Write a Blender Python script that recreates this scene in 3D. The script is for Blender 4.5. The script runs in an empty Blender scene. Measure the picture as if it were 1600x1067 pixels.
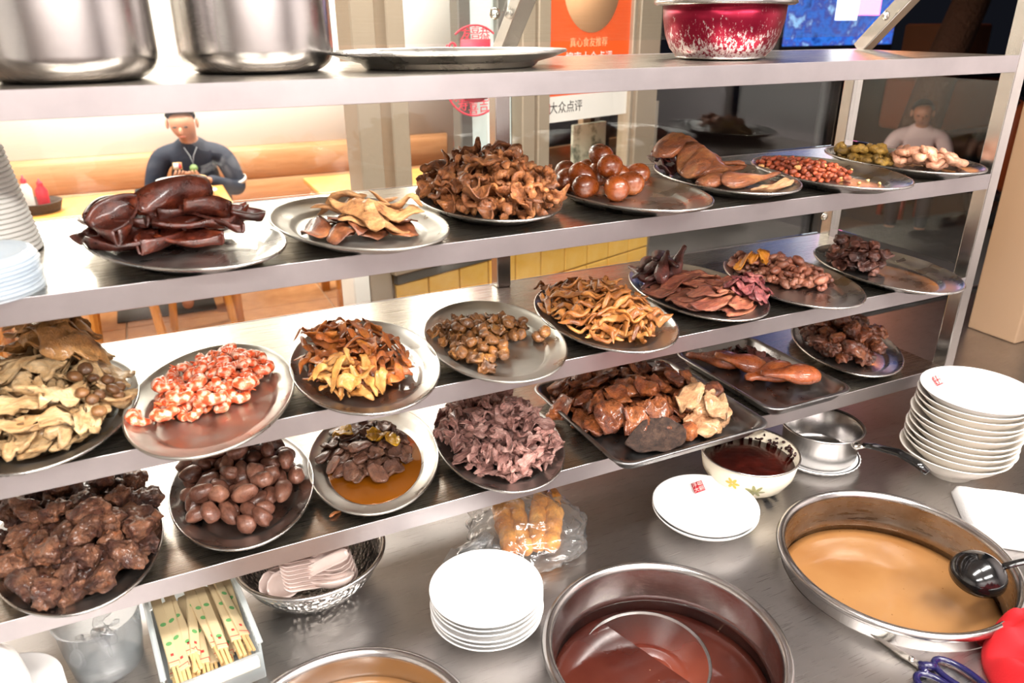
import bpy, bmesh, math, random
import numpy as np
from mathutils import Vector, Matrix, geometry
rng = np.random.default_rng(7)
random.seed(7)
PI = math.pi
scene = bpy.context.scene
COL = scene.collection

# ---------------------------------------------------------------- camera
cam_d = bpy.data.cameras.new('camera')
cam = bpy.data.objects.new('camera', cam_d)
COL.objects.link(cam)
scene.camera = cam
cam_d.sensor_width = 36.0
cam_d.lens = 26.595
cam_d.clip_start = 0.02
yaw, pitch, roll = math.radians(25.324), math.radians(23.045), math.radians(-0.23)
cam.location = (0.08565, -0.95781, 1.68086)
cam.rotation_euler = (Matrix.Rotation(-yaw, 3, 'Z') @ Matrix.Rotation(PI/2 - pitch, 3, 'X') @ Matrix.Rotation(roll, 3, 'Z')).to_euler()
cam_d.dof.use_dof = True
cam_d.dof.focus_distance = 1.35
cam_d.dof.aperture_fstop = 5.0

# ---------------------------------------------------------------- world and light
world = bpy.data.worlds.new('night')
scene.world = world
world.use_nodes = True
world.node_tree.nodes['Background'].inputs[0].default_value = (0.05, 0.055, 0.08, 1)
world.node_tree.nodes['Background'].inputs[1].default_value = 0.12
scene.view_settings.view_transform = 'Standard'
scene.view_settings.look = 'None'
scene.view_settings.exposure = -0.08
scene.view_settings.gamma = 1.0
scene.view_settings.use_curve_mapping = False

def area(name, loc, rot, sx, sy, power, color):
    l = bpy.data.lights.new(name, 'AREA')
    l.shape = 'RECTANGLE'; l.size = sx; l.size_y = sy; l.energy = power; l.color = color
    o = bpy.data.objects.new(name, l); COL.objects.link(o)
    o.location = loc; o.rotation_euler = rot
    return o
WARM = (1.0, 0.93, 0.84)
KW = (1, 0.965, 0.93)
area('kitchen_tube', (0.30, -0.75, 2.72), (0, 0, 0), 1.3, 0.22, 40, KW)
area('kitchen_tube', (1.75, -0.85, 2.72), (0, 0, 0), 1.3, 0.22, 52, KW)
area('kitchen_tube', (-0.60, -2.0, 2.72), (0, 0, 0), 1.3, 0.22, 78, KW)  # unseen rear tube, added as frontal fill on the rack
area('kitchen_tube', (1.20, -2.0, 2.72), (0, 0, 0), 1.3, 0.22, 88, KW)  # second unseen rear tube, same added frontal fill
area('dining_panel', (-0.9, 2.6, 2.78), (0, 0, 0), 1.2, 0.6, 50, WARM)
area('dining_panel', (1.0, 0.95, 2.78), (0, 0, 0), 1.2, 0.3, 45, WARM)  # added panel, placed here to brighten the tiled facade
area('dining_panel', (-0.4, 4.0, 2.78), (0, 0, 0), 1.2, 0.6, 125, WARM)
area('dining_panel', (1.5, 4.0, 2.78), (0, 0, 0), 1.2, 0.6, 125, WARM)
sl = bpy.data.lights.new('street_lamp_light', 'POINT'); sl.energy = 75; sl.color = (1, 0.33, 0.08); sl.shadow_soft_size = 0.2
slo = bpy.data.objects.new('street_lamp_light', sl); COL.objects.link(slo); slo.location = (9.0, 6.5, 4.2)

# ---------------------------------------------------------------- materials
def lin(h):
    h = h.lstrip('#')
    c = [int(h[i:i+2], 16)/255 for i in (0, 2, 4)]
    return tuple(x/12.92 if x <= 0.04045 else ((x+0.055)/1.055)**2.4 for x in c) + (1.0,)

class NT:
    def __init__(s, name):
        s.m = bpy.data.materials.new(name); s.m.use_nodes = True
        s.t = s.m.node_tree; s.n = s.t.nodes
        s.p = s.n['Principled BSDF']; s.out = s.n['Material Output']
    def new(s, kind, **kw):
        n = s.n.new(kind)
        for k, v in kw.items():
            if k.startswith('i_'):
                n.inputs[k[2:].replace('_', ' ')].default_value = v
            else: setattr(n, k, v)
        return n
    def ln(s, a, b): s.t.links.new(a, b)
    def set(s, **kw):
        for k, v in kw.items(): s.p.inputs[k.replace('_', ' ')].default_value = v
    def coords(s, scale=(1, 1, 1), which='Object'):
        tc = s.new('ShaderNodeTexCoord'); mp = s.new('ShaderNodeMapping')
        mp.inputs['Scale'].default_value = scale
        s.ln(tc.outputs[which], mp.inputs[0]); return mp.outputs[0]
    def noise(s, scale, detail=3, rough=0.55, vec=None):
        n = s.new('ShaderNodeTexNoise'); n.inputs['Scale'].default_value = scale
        n.inputs['Detail'].default_value = detail; n.inputs['Roughness'].default_value = rough
        if vec is not None: s.ln(vec, n.inputs['Vector'])
        return n.outputs['Fac']
    def ramp(s, fac, stops):
        r = s.new('ShaderNodeValToRGB'); e = r.color_ramp.elements
        while len(e) < len(stops): e.new(0.5)
        for el, (p, c) in zip(e, stops):
            el.position = p; el.color = lin(c) if isinstance(c, str) else c
        s.ln(fac, r.inputs[0]); return r.outputs[0]
    def bump(s, h, strength=0.3, dist=0.002):
        b = s.new('ShaderNodeBump'); b.inputs['Strength'].default_value = strength; b.inputs['Distance'].default_value = dist
        s.ln(h, b.inputs['Height']); s.ln(b.outputs[0], s.p.inputs['Normal'])
    def maprange(s, fac, a, b, lo=0.3, hi=0.7):
        r = s.new('ShaderNodeMapRange'); r.inputs[1].default_value = lo; r.inputs[2].default_value = hi
        r.inputs[3].default_value = a; r.inputs[4].default_value = b
        s.ln(fac, r.inputs[0]); return r.outputs[0]

def plain(name, col, rough=0.5, metal=0.0, spec=0.5, coat=0.0, sss=0.0, bump=None):
    t = NT(name); t.set(Base_Color=lin(col), Roughness=rough, Metallic=metal)
    t.p.inputs['Specular IOR Level'].default_value = spec
    t.p.inputs['Coat Weight'].default_value = coat
    if sss:
        t.p.inputs['Subsurface Weight'].default_value = sss
        t.p.inputs['Subsurface Radius'].default_value = (0.01, 0.006, 0.004)
    if bump: t.bump(t.noise(bump[0], 4, vec=t.coords()), bump[1], bump[2])
    return t.m

def steel(name, col='#c9c6c4', rough=0.22, streak=(2, 60, 60), rvar=0.12, bumpd=0.0003, grime=None):
    t = NT(name); t.set(Metallic=1.0)
    v = t.coords(streak)
    n = t.noise(3, 3, 0.5, v)
    t.ln(t.maprange(n, rough-rvar/2, rough+rvar), t.p.inputs['Roughness'])
    v2 = t.coords()
    g = t.noise(9, 5, 0.6, v2)
    base = lin(col); dk = tuple(x*0.88 for x in base[:3]) + (1,)
    if grime: dk = lin(grime)
    t.ln(t.ramp(g, [(0.30, dk), (0.62, base)]), t.p.inputs['Base Color'])
    t.bump(n, 0.03, bumpd)
    return t.m

def food(name, cols, rough=0.42, scale=30, bscale=120, bump=0.5, coat=0.2, var=0.3, sss=0.0, stretch=(1, 1, 1), bdist=0.0015, mott=0.7):
    t = NT(name)
    v = t.coords(stretch)
    info = t.new('ShaderNodeObjectInfo')
    add = t.new('ShaderNodeVectorMath', operation='MULTIPLY_ADD')
    cmb = t.new('ShaderNodeCombineXYZ')
    for i in range(3): t.ln(info.outputs['Random'], cmb.inputs[i])
    t.ln(cmb.outputs[0], add.inputs[0]); add.inputs[1].default_value = (17, 31, 53); t.ln(v, add.inputs[2])
    n = t.noise(scale, 4, 0.6, add.outputs[0])
    st = [(0.28 + 0.46*i/(max(1, len(cols)-1)), c) for i, c in enumerate(cols)]
    c = t.ramp(n, st)
    hsv = t.new('ShaderNodeHueSaturation')
    t.ln(c, hsv.inputs['Color'])
    t.ln(t.maprange(info.outputs['Random'], 1-var, 1+var, 0, 1), hsv.inputs['Value'])
    t.ln(hsv.outputs[0], t.p.inputs['Base Color'])
    n2 = t.noise(bscale*0.9, 5, 0.72, add.outputs[0])
    t.ln(t.maprange(n2, rough-0.08, rough+0.28), t.p.inputs['Roughness'])
    t.p.inputs['Coat Weight'].default_value = coat*1.1; t.p.inputs['Coat Roughness'].default_value = 0.16
    if sss:
        t.p.inputs['Subsurface Weight'].default_value = sss
        t.p.inputs['Subsurface Radius'].default_value = (0.008, 0.004, 0.002)
    n3 = t.noise(bscale*3.2, 3, 0.6, add.outputs[0])
    mn = t.new('ShaderNodeMath', operation='MULTIPLY_ADD'); mn.inputs[1].default_value = 0.4; t.ln(n3, mn.inputs[0]); t.ln(n2, mn.inputs[2])
    t.bump(mn.outputs[0], min(1.0, bump*2.0), bdist*2.6)
    # fine mottling of the flesh itself
    mm = t.new('ShaderNodeMix', data_type='RGBA', blend_type='MULTIPLY'); mm.inputs['Factor'].default_value = mott
    t.ln(hsv.outputs[0], mm.inputs['A']); t.ln(t.ramp(n2, [(0.37, (0.55, 0.5, 0.47, 1)), (0.50, (1.15, 1.13, 1.1, 1)), (0.63, (1.75, 1.68, 1.6, 1))]), mm.inputs['B'])
    t.ln(mm.outputs['Result'], t.p.inputs['Base Color'])
    return t.m

def thinglass(name, tint=(0.96, 0.98, 0.97, 1), ior=1.5, rough=0.0, boost=1.0, haze=0.0):
    t = NT(name); t.n.remove(t.p)
    tr = t.new('ShaderNodeBsdfTransparent'); tr.inputs[0].default_value = tint
    gl = t.new('ShaderNodeBsdfGlossy'); gl.inputs['Roughness'].default_value = rough
    lw = t.new('ShaderNodeLayerWeight'); lw.inputs[0].default_value = 0.5
    pw = t.new('ShaderNodeMath', operation='POWER'); pw.inputs[1].default_value = 4.0; t.ln(lw.outputs['Facing'], pw.inputs[0])
    mu = t.new('ShaderNodeMath', operation='MULTIPLY_ADD'); mu.inputs[1].default_value = 0.8*boost; mu.inputs[2].default_value = 0.04*boost; mu.use_clamp = True
    t.ln(pw.outputs[0], mu.inputs[0])
    mx = t.new('ShaderNodeMixShader'); t.ln(mu.outputs[0], mx.inputs[0]); t.ln(tr.outputs[0], mx.inputs[1]); t.ln(gl.outputs[0], mx.inputs[2])
    last = mx.outputs[0]
    if haze:
        df = t.new('ShaderNodeBsdfDiffuse'); df.inputs[0].default_value = (0.85, 0.9, 0.92, 1)
        tl = t.new('ShaderNodeBsdfTranslucent'); tl.inputs[0].default_value = (0.85, 0.9, 0.92, 1)
        m1 = t.new('ShaderNodeMixShader'); m1.inputs[0].default_value = 0.5
        t.ln(df.outputs[0], m1.inputs[1]); t.ln(tl.outputs[0], m1.inputs[2])
        m2 = t.new('ShaderNodeMixShader'); m2.inputs[0].default_value = haze
        t.ln(last, m2.inputs[1]); t.ln(m1.outputs[0], m2.inputs[2]); last = m2.outputs[0]
    t.ln(last, t.out.inputs[0])
    return t.m

def emit(name, col, strength):
    t = NT(name); t.set(Base_Color=(0, 0, 0, 1), Emission_Color=lin(col), Emission_Strength=strength)
    return t.m

def wood(name, a, b, scale=(1, 14, 14), rough=0.4):
    t = NT(name); v = t.coords(scale)
    n = t.noise(4, 5, 0.6, v)
    t.ln(t.ramp(n, [(0.3, a), (0.7, b)]), t.p.inputs['Base Color']); t.set(Roughness=rough)
    t.bump(n, 0.15, 0.001)
    return t.m

MAT = {}
MAT['shelf'] = steel('shelf_steel', '#b9b2a8', 0.26, (4, 500, 500), 0.05)
MAT['lip'] = steel('lip_steel', '#b6b0b1', 0.40, (4, 500, 500), 0.05)
MAT['post'] = steel('post_steel', '#c8c4c0', 0.22, (500, 500, 4), 0.05)
MAT['tray'] = steel('tray_steel', '#bab8b4', 0.27, (6, 6, 6), 0.14, 0.0002)
MAT['tray_worn'] = steel('worn_tray_steel', '#b6b3ac', 0.36, (8, 8, 8), 0.2, 0.0003)
MAT['pan'] = steel('baking_pan_steel', '#8d8b8a', 0.32, (10, 10, 10), 0.16, 0.0003)
MAT['counter'] = steel('counter_steel', '#b5b1ae', 0.30, (6, 400, 400), 0.08)
MAT['pot'] = steel('pot_steel', '#bdbab8', 0.20, (40, 40, 400), 0.07)
MAT['pot_used'] = steel('stained_pot_steel', '#a7a19a', 0.28, (8, 8, 60), 0.12, 0.0003, '#7e6d58')
MAT['hammered'] = (lambda: None)
def hammered():
    t = NT('hammered_steel'); t.set(Metallic=1.0, Base_Color=lin('#c8c6c4'), Roughness=0.2)
    v = t.new('ShaderNodeTexVoronoi'); v.inputs['Scale'].default_value = 130
    t.ln(t.coords(), v.inputs['Vector']); t.bump(v.outputs['Distance'], 0.9, 0.003)
    return t.m
MAT['hammered'] = hammered()
MAT['chrome'] = plain('bright_bolt_metal', '#e0ddd6', 0.15, 1.0)
MAT['white'] = plain('white_melamine', '#eeecea', 0.22, 0, 0.5)
MAT['white2'] = plain('offwhite_melamine', '#e9e2d8', 0.3, 0, 0.5)
MAT['paper_bowl'] = plain('paper_bowl_white', '#dedcd6', 0.6)
MAT['lid_plastic'] = thinglass('lid_plastic', (0.93, 0.96, 1, 1), 1.5, 0.08, 1.2, 0.35)
MAT['tub_plastic'] = thinglass('tub_plastic', (0.95, 0.97, 0.99, 1), 1.5, 0.05, 1.2, 0.14)
MAT['box_plastic'] = thinglass('box_plastic', (0.94, 0.97, 0.97, 1), 1.5, 0.12, 1.0, 0.42)
MAT['bag'] = thinglass('bag_plastic', (0.97, 0.97, 0.97, 1), 1.6, 0.12, 1.9, 0.06)
MAT['pane'] = thinglass('clear_glass', (0.95, 0.97, 0.96, 1), 1.5, 0.0, 1.0)
MAT['frost'] = thinglass('frosted_glass', (0.75, 0.86, 0.84, 1), 1.5, 0.1, 1.0, 0.55)
MAT['black'] = plain('black_bakelite', '#0b0b0c', 0.14, 0, 0.6, 0.4)
MAT['blackmatte'] = plain('black_matte', '#101012', 0.6)
MAT['blue_handle'] = plain('navy_plastic', '#14123f', 0.2, 0, 0.5, 0.3)
MAT['red_cloth'] = plain('red_cloth', '#c8101a', 0.85, bump=(300, 0.3, 0.001))
MAT['towel'] = plain('white_terry', '#f0eeec', 0.95, bump=(500, 1.0, 0.004))
MAT['seal_red'] = plain('seal_red', '#b5202a', 0.4)
MAT['seal_white'] = plain('seal_white', '#e8c9c4', 0.4)
MAT['wall_white'] = plain('white_paint', '#f2efe9', 0.8)
MAT['kitchen_wall'] = plain('kitchen_wall_paint', '#d8d0d0', 0.7)
MAT['ceiling'] = plain('ceiling_paint', '#cfcac4', 0.8)
MAT['wood_light'] = wood('light_bench_wood', '#b27d55', '#c9946a')
MAT['wood_table'] = wood('orange_table_wood', '#c07f35', '#d39a50')
MAT['wood_stool'] = wood('stool_wood', '#b9782f', '#d89a4e', (14, 14, 1))
MAT['tile_floor'] = wood('floor_tile', '#96643f', '#b5845a', (3, 3, 3), 0.3)
MAT['grout'] = plain('grout', '#c8b49a', 0.8)
MAT['panel_dark'] = plain('dark_floor_panel', '#3a3632', 0.8)
MAT['yellow_tile'] = wood('yellow_glazed_tile', '#f0b850', '#f8cc74', (4, 4, 4), 0.25)
MAT['aluminium'] = plain('bronze_aluminium', '#ad9c88', 0.38, 0.25)
MAT['alu_grey'] = plain('grey_aluminium', '#8a8780', 0.4, 0.6)
MAT['beige_metal'] = plain('beige_column_paint', '#94795f', 0.45)
# ---------------------------------------------------------------- geometry helpers
def mesh_of(name, V, F, mat, smooth=True):
    me = bpy.data.meshes.new(name)
    me.from_pydata([tuple(map(float, v)) for v in V], [], [tuple(map(int, f)) for f in F])
    if smooth: me.polygons.foreach_set('use_smooth', [True]*len(me.polygons))
    me.materials.append(mat); me.update()
    return me
def put(name, me, parent=None, loc=(0, 0, 0), rot=None):
    o = bpy.data.objects.new(name, me); COL.objects.link(o)
    o.location = loc
    if rot is not None: o.rotation_euler = rot
    if parent is not None: o.parent = parent
    return o
def obj(name, VF, mat, parent=None, loc=(0, 0, 0), rot=None, smooth=True):
    return put(name, mesh_of(name, VF[0], VF[1], mat, smooth), parent, loc, rot)
def tag(o, label, cat, group=None):
    o['label'] = label; o['category'] = cat
    if group: o['group'] = group
    return o
def thing(name, label, cat, loc=(0, 0, 0), rotz=0, group=None):
    o = bpy.data.objects.new(name, None); COL.objects.link(o)
    o.location = loc; o.rotation_euler = (0, 0, rotz); o.empty_display_size = 0.05
    return tag(o, label, cat, group)
def struct(o): o['kind'] = 'structure'; return o
def join(*parts):
    V, F = [], []; n = 0
    for v, f in parts:
        v = np.asarray(v, float); V.append(v); F += [tuple(i+n for i in q) for q in f]; n += len(v)
    return np.concatenate(V), F
def xf(VF, M): 
    v = np.asarray(VF[0], float)
    A = np.array(M)
    return v @ A[:3, :3].T + A[:3, 3], VF[1]
def T(x, y, z): return Matrix.Translation((x, y, z))
def R(a, ax): return Matrix.Rotation(a, 4, ax)
def box(x0, x1, y0, y1, z0, z1, bev=0.0, seg=2):
    bm = bmesh.new()
    bmesh.ops.create_cube(bm, size=1)
    for v in bm.verts:
        v.co = ((x0+x1)/2 + v.co.x*(x1-x0), (y0+y1)/2 + v.co.y*(y1-y0), (z0+z1)/2 + v.co.z*(z1-z0))
    if bev: bmesh.ops.bevel(bm, geom=bm.edges[:], offset=bev, segments=seg, profile=0.5, affect='EDGES')
    bm.verts.index_update()
    V = np.array([v.co[:] for v in bm.verts]); F = [tuple(v.index for v in f.verts) for f in bm.faces]
    bm.free(); return V, F
def loft(rings, cap0=True, cap1=True, closed=True):
    n = len(rings[0]); V = np.concatenate([np.asarray(r, float) for r in rings]); F = []
    for i in range(len(rings)-1):
        for j in range(n if closed else n-1):
            k = (j+1) % n
            F.append((i*n+j, i*n+k, (i+1)*n+k, (i+1)*n+j))
    if cap0: F.append(tuple(reversed(range(n))))
    if cap1: F.append(tuple(range((len(rings)-1)*n, len(rings)*n)))
    return V, F
def lathe(prof, seg=48, sx=1.0, sy=1.0, cap0=False, cap1=False):
    a = np.linspace(0, 2*PI, seg, endpoint=False)
    rings = []
    for r, z in prof:
        r = max(r, 1e-5)
        rings.append(np.stack([np.cos(a)*r*sx, np.sin(a)*r*sy, np.full(seg, z)], 1))
    return loft(rings, cap0, cap1)
def tube(path, rad, seg=8, flat=1.0, up=None, capped=True, twist=0.0):
    P = np.asarray(path, float); n = len(P)
    rad = np.broadcast_to(np.asarray(rad, float), (n,)) if np.ndim(rad) <= 1 else rad
    flat = np.broadcast_to(np.asarray(flat, float), (n,))
    t = np.gradient(P, axis=0); t /= np.linalg.norm(t, axis=1)[:, None] + 1e-12
    u = np.array(up if up is not None else (0, 0, 1.0), float)
    if abs(u @ t[0]) > 0.95: u = np.array((0, 1.0, 0))
    rings = []
    a = np.linspace(0, 2*PI, seg, endpoint=False)
    for i in range(n):
        u = u - (u @ t[i])*t[i]; u /= np.linalg.norm(u) + 1e-12
        w = np.cross(t[i], u)
        tw = twist*i/max(1, n-1)
        aa = a + tw
        c = np.cos(a)[:, None]; s = np.sin(a)[:, None]
        W = w*math.cos(tw) + u*math.sin(tw); U = -w*math.sin(tw) + u*math.cos(tw)
        rings.append(P[i] + rad[i]*(c*W + flat[i]*s*U))
    return loft(rings, capped, capped)
def rrect(hx, hy, r, z, n=8):
    pts = []
    for cx, cy, a0 in ((hx-r, hy-r, 0), (-hx+r, hy-r, PI/2), (-hx+r, -hy+r, PI), (hx-r, -hy+r, 1.5*PI)):
        for k in range(n):
            a = a0 + PI/2*k/(n-1); pts.append((cx+r*math.cos(a), cy+r*math.sin(a), z))
    return np.array(pts)
_ico = {}
def ico(sub):
    if sub not in _ico:
        bm = bmesh.new(); bmesh.ops.create_icosphere(bm, subdivisions=sub, radius=1)
        _ico[sub] = (np.array([v.co[:] for v in bm.verts]), [tuple(v.index for v in f.verts) for f in bm.faces]); bm.free()
    return _ico[sub]
def wob(V, freq, seed, k=5):
    r = np.random.default_rng(seed); out = np.zeros(len(V))
    for i in range(k):
        d = r.normal(size=3); d /= np.linalg.norm(d)
        f = freq*(0.7+1.1*r.random()); out += np.sin(V @ d*f + r.random()*6.28)/k
    return out
def blob(rx, ry, rz, amp, freq, seed, sub=3):
    V, F = ico(sub)
    d = 1 + amp*wob(V, freq, seed) + 0.5*amp*wob(V, freq*2.3, seed+91)
    return V*d[:, None]*np.array((rx, ry, rz)), F
def text_obj(name, body, size, mat, parent, loc, rot, extrude=0.0002, align='CENTER'):
    c = bpy.data.curves.new(name, 'FONT'); c.body = body; c.size = size; c.align_x = align; c.align_y = 'CENTER'; c.extrude = extrude
    o = bpy.data.objects.new(name, c); COL.objects.link(o)
    bpy.context.view_layer.update()
    me = bpy.data.meshes.new_from_object(o.evaluated_get(bpy.context.evaluated_depsgraph_get()))
    bpy.data.objects.remove(o); bpy.data.curves.remove(c)
    me.name = name; me.materials.clear(); me.materials.append(mat)
    return put(name, me, parent, loc, rot)
def clone(root, loc=None, rot=None, label=None):
    r = root.copy(); COL.objects.link(r)
    if loc is not None: r.location = loc
    if rot is not None: r.rotation_euler = rot
    if label: r['label'] = label
    for ch in list(root.children):
        c = ch.copy(); COL.objects.link(c); c.parent = r
        for g in list(ch.children):
            d = g.copy(); COL.objects.link(d); d.parent = c
    return r

# ---------------------------------------------------------------- room shell
Z1, Z2, Z3, Z4 = 1.6159, 1.3952, 1.1792, 0.9725     # tops of the four shelves
CT = 0.80                                            # counter top
LR, DR, XM = 1.593, 0.400, 0.682                     # rack right end, depth, middle post

struct(obj('floor', box(-2.6, 3.2, -2.7, 4.85, -0.1, -0.012), MAT['grout']))
fl = bpy.data.objects['floor']
tm = mesh_of('floor_tile', *box(-0.296, 0.296, -0.296, 0.296, -0.02, 0.0, 0.003, 1), MAT['tile_floor'], False)
for i in range(9):
    for j in range(7): put('floor_tile', tm, fl, (-2.3+0.6*i, 1.1+0.6*j, 0))
obj('kitchen_floor_mat', box(-2.5, 3.1, -2.6, 0.5, -0.011, 0.0), plain('kitchen_floor_tile', '#a9a19c', 0.5), fl)
struct(obj('wall_back', box(-2.6, 2.75, 4.85, 4.95, -0.1, 2.9), MAT['wall_white']))
struct(obj('wall_left', box(-2.7, -2.6, -2.7, 4.95, -0.1, 2.9), MAT['wall_white']))
struct(obj('wall_kitchen', box(-2.7, 3.2, -2.8, -2.7, -0.1, 2.9), MAT['kitchen_wall']))
struct(obj('wall_right_added', box(2.95, 3.05, -2.7, 0.05, -0.1, 2.9), MAT['kitchen_wall']))  # unseen side wall, added so the right shelf lips and counter reflect something pale
struct(obj('ceiling', box(-2.7, 3.2, -2.8, 4.95, 2.9, 3.0), MAT['ceiling']))
struct(obj('ground_street', box(3.2, 30, -12, 25, -0.15, -0.02), plain('asphalt', '#403b39', 0.55, bump=(60, 0.5, 0.01))))
# wainscot of the dining room: boards, each its own
wb = struct(obj('trim_1', box(-2.6, 2.25, 4.80, 4.85, 0.0, 0.86), MAT['wood_light']))
for k in range(4):
    obj('wainscot_board', box(-2.58, 2.24, 4.775, 4.80, 0.02+0.205*k, 0.22+0.205*k, 0.003, 1), MAT['wood_light'], wb)

# facade between dining room and street, at an angle to the rack
FA = math.radians(18)
def fac(s, t, z):     # s along the facade, t towards the dining room
    return (1.43 + s*math.cos(FA) - t*math.sin(FA), 1.599 + s*math.sin(FA) + t*math.cos(FA), z)
def facobj(name, VF, mat, parent=None, smooth=False):
    return obj(name, VF, mat, parent, (1.43, 1.599, 0) if parent is None else (0, 0, 0), (0, 0, FA) if parent is None else None, smooth)
wf = struct(facobj('wall_facade', box(-0.70, 0.69, 0.012, 0.14, 0, 0.905), plain('tile_grout', '#8f6f3e', 0.8)))
ytm = mesh_of('wall_tile', *box(-0.0665, 0.0665, 0, 0.012, -0.0665, 0.0665, 0.003, 2), MAT['yellow_tile'], False)
for i in range(10):
    for j in range(7):
        put('wall_tile', ytm, wf, (-0.632+0.139*i, 0, 0.795-0.139*j))
facobj('sill_band', box(-0.70, 0.69, -0.012, 0.012, 0.868, 0.905), MAT['alu_grey'], wf)
w1 = struct(facobj('window_1', box(-0.72, 0.70, -0.03, 0.13, 0.905, 0.93, 0.004, 1), MAT['aluminium']))
for nm, s0, s1, t0, t1, z0, z1, m in (
    ('mullion', -0.795, -0.712, 0.0, 0.08, 0, 2.9, 'aluminium'), ('mullion', -0.672, -0.606, 0.0, 0.08, 0.93, 2.9, 'aluminium'),
    ('door_jamb', -0.86, -0.80, 0.0, 0.08, 0, 1.15, 'wall_white'),
    ('sash_stile', -0.372, -0.318, 0.03, 0.075, 0.93, 2.9, 'alu_grey'), ('sash_stile', -0.20, -0.150, 0.03, 0.075, 0.93, 2.9, 'alu_grey'),
    ('sash_stile', -0.12, -0.055, -0.01, 0.05, 0.93, 2.9, 'aluminium'), ('sash_stile', -0.04, 0.022, -0.01, 0.05, 0.93, 2.9, 'aluminium'),
    ('sash_stile', 0.487, 0.512, -0.01, 0.05, 0.93, 2.9, 'aluminium'), ('sash_stile', 0.545, 0.685, 0.0, 0.09, 0.93, 2.9, 'aluminium'),
    ('sash_rail', -0.32, -0.20, 0.03, 0.075, 1.215, 1.262, 'alu_grey'), ('sash_rail', -0.15, 0.49, 0.0, 0.05, 0.93, 0.985, 'aluminium')):
    facobj(nm, box(s0, s1, t0, t1, z0, z1, 0.004, 1), MAT[m], w1)
facobj('pane', box(-0.32, -0.195, 0.05, 0.055, 0.935, 2.9), MAT['frost'], w1)
facobj('pane', box(-0.15, -0.12, 0.05, 0.055, 1.26, 2.9), MAT['frost'], w1)
facobj('pane', box(0.02, 0.49, 0.018, 0.023, 0.98, 2.9), MAT['pane'], w1)

# ---------------------------------------------------------------- street outside
post = tag(facobj('poster', box(0.024, 0.488, 0.008, 0.013, 1.325, 2.15), plain('poster_orange', '#ec5a22', 0.5)),
           'orange and white paper poster taped to the window pane', 'poster')
pw = plain('poster_white', '#efe9e2', 0.5); pc = plain('poster_peach', '#f6bd8c', 0.5)
facobj('white_footer', box(0.024, 0.488, 0.0065, 0.009, 1.325, 1.418), pw, post)
d = lathe([(0, 0), (0.155, 0), (0.155, 0.0015), (0, 0.0015)], 48)
obj('peach_disc', d, pc, post, (0.256, 0.0075, 1.79), (PI/2, 0, 0))
pk = plain('poster_black', '#2a2522', 0.6); py = plain('poster_yellow', '#f7a860', 0.5)
text_obj('poster_text', '大众点评', 0.046, pk, post, (0.125, 0.006, 1.374), (PI/2, 0, 0))
text_obj('poster_text', '真心食友推荐', 0.036, pc, post, (0.245, 0.007, 1.60), (PI/2, 0, 0))
text_obj('poster_text', '搜索大众点评', 0.045, pw, post, (0.25, 0.007, 1.545), (PI/2, 0, 0))
text_obj('poster_text', '查看本店更多', 0.040, pw, post, (0.25, 0.007, 1.49), (PI/2, 0, 0))
obj('red_mark', box(0.024, 0.036, 0.005, 0.0066, 1.355, 1.393), plain('poster_red', '#e0303a', 0.5), post)

# red paper-cut sticker on the window: rings, petals and characters
ps = plain('sticker_red', '#df4052', 0.6)
stk = thing('window_sticker', 'round red paper cut sticker with characters on the window', 'sticker', fac(-0.345, -0.02, 1.525), FA)
def ringseg(r0, r1, a0, a1, n=40):
    a = np.linspace(a0, a1, n); V = []; F = []
    for x in a:
        for r in (r0, r1):
            V += [(r*math.cos(x), -0.001, r*math.sin(x)), (r*math.cos(x), 0.001, r*math.sin(x))]
    for i in range(n-1):
        b = 4*i; F += [(b, b+2, b+6, b+4), (b+1, b+5, b+7, b+3), (b+2, b+3, b+7, b+6), (b, b+4, b+5, b+1)]
    return np.array(V), F
obj('outer_ring', join(ringseg(0.137, 0.143, PI*0.98, PI*1.9), ringseg(0.137, 0.143, PI*0.30, PI*0.70)), ps, stk)
obj('lantern', join(box(-0.060, 0.066, -0.001, 0.001, 0.0, 0.098), box(-0.085, 0.085, -0.001, 0.001, 0.012, 0.058),
    ringseg(0.03, 0.098, PI*1.12, PI*1.88), box(-0.05, 0.05, -0.001, 0.001, -0.09, -0.02)), ps, stk)
for a, ch in zip((1.2, 1.55, 1.9, 2.6, 3.4, 3.8, 4.2, 4.6, 5.0, 5.4), '恭喜发财福禄寿喜吉祥'):
    text_obj('sticker_text', ch, 0.046, ps, stk, (0.118*math.cos(a), 0, 0.118*math.sin(a)), (PI/2, a-PI/2, 0) if False else (PI/2, 0, 0), 0.0008)
for q in ((-0.125, 0.02), (-0.105, 0.045), (-0.095, 0.075)):
    obj('loop', xf(ringseg(0.011, 0.017, 0, 2*PI), T(q[0], 0, q[1])), ps, stk)

# lit display outside
t = NT('display_image'); v = t.coords((3, 3, 3)); n = t.noise(3.5, 6, 0.65, v)
c = t.ramp(n, [(0.30, '#0a1f6e'), (0.45, '#2f6fd0'), (0.55, '#3b3f9a'), (0.66, '#9fd0ff'), (0.8, '#123a8e')])
t.set(Base_Color=(0, 0, 0, 1)); t.ln(c, t.p.inputs['Emission Color']); t.p.inputs['Emission Strength'].default_value = 1.5
dsp = thing('street_display', 'glowing blue video display mounted outside beyond the rack', 'display', (4.45, 3.05, 0))
obj('bezel', box(-0.55, 0.50, 0.0, 0.06, 1.40, 2.62, 0.01), MAT['blackmatte'], dsp)
obj('panel', box(-0.52, 0.47, -0.012, 0.0, 1.515, 2.58), t.m, dsp)
obj('pink_patch', box(0.03, 0.30, -0.016, -0.012, 1.70, 2.2), emit('display_pink', '#ff7fc0', 5.0), dsp)
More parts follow.
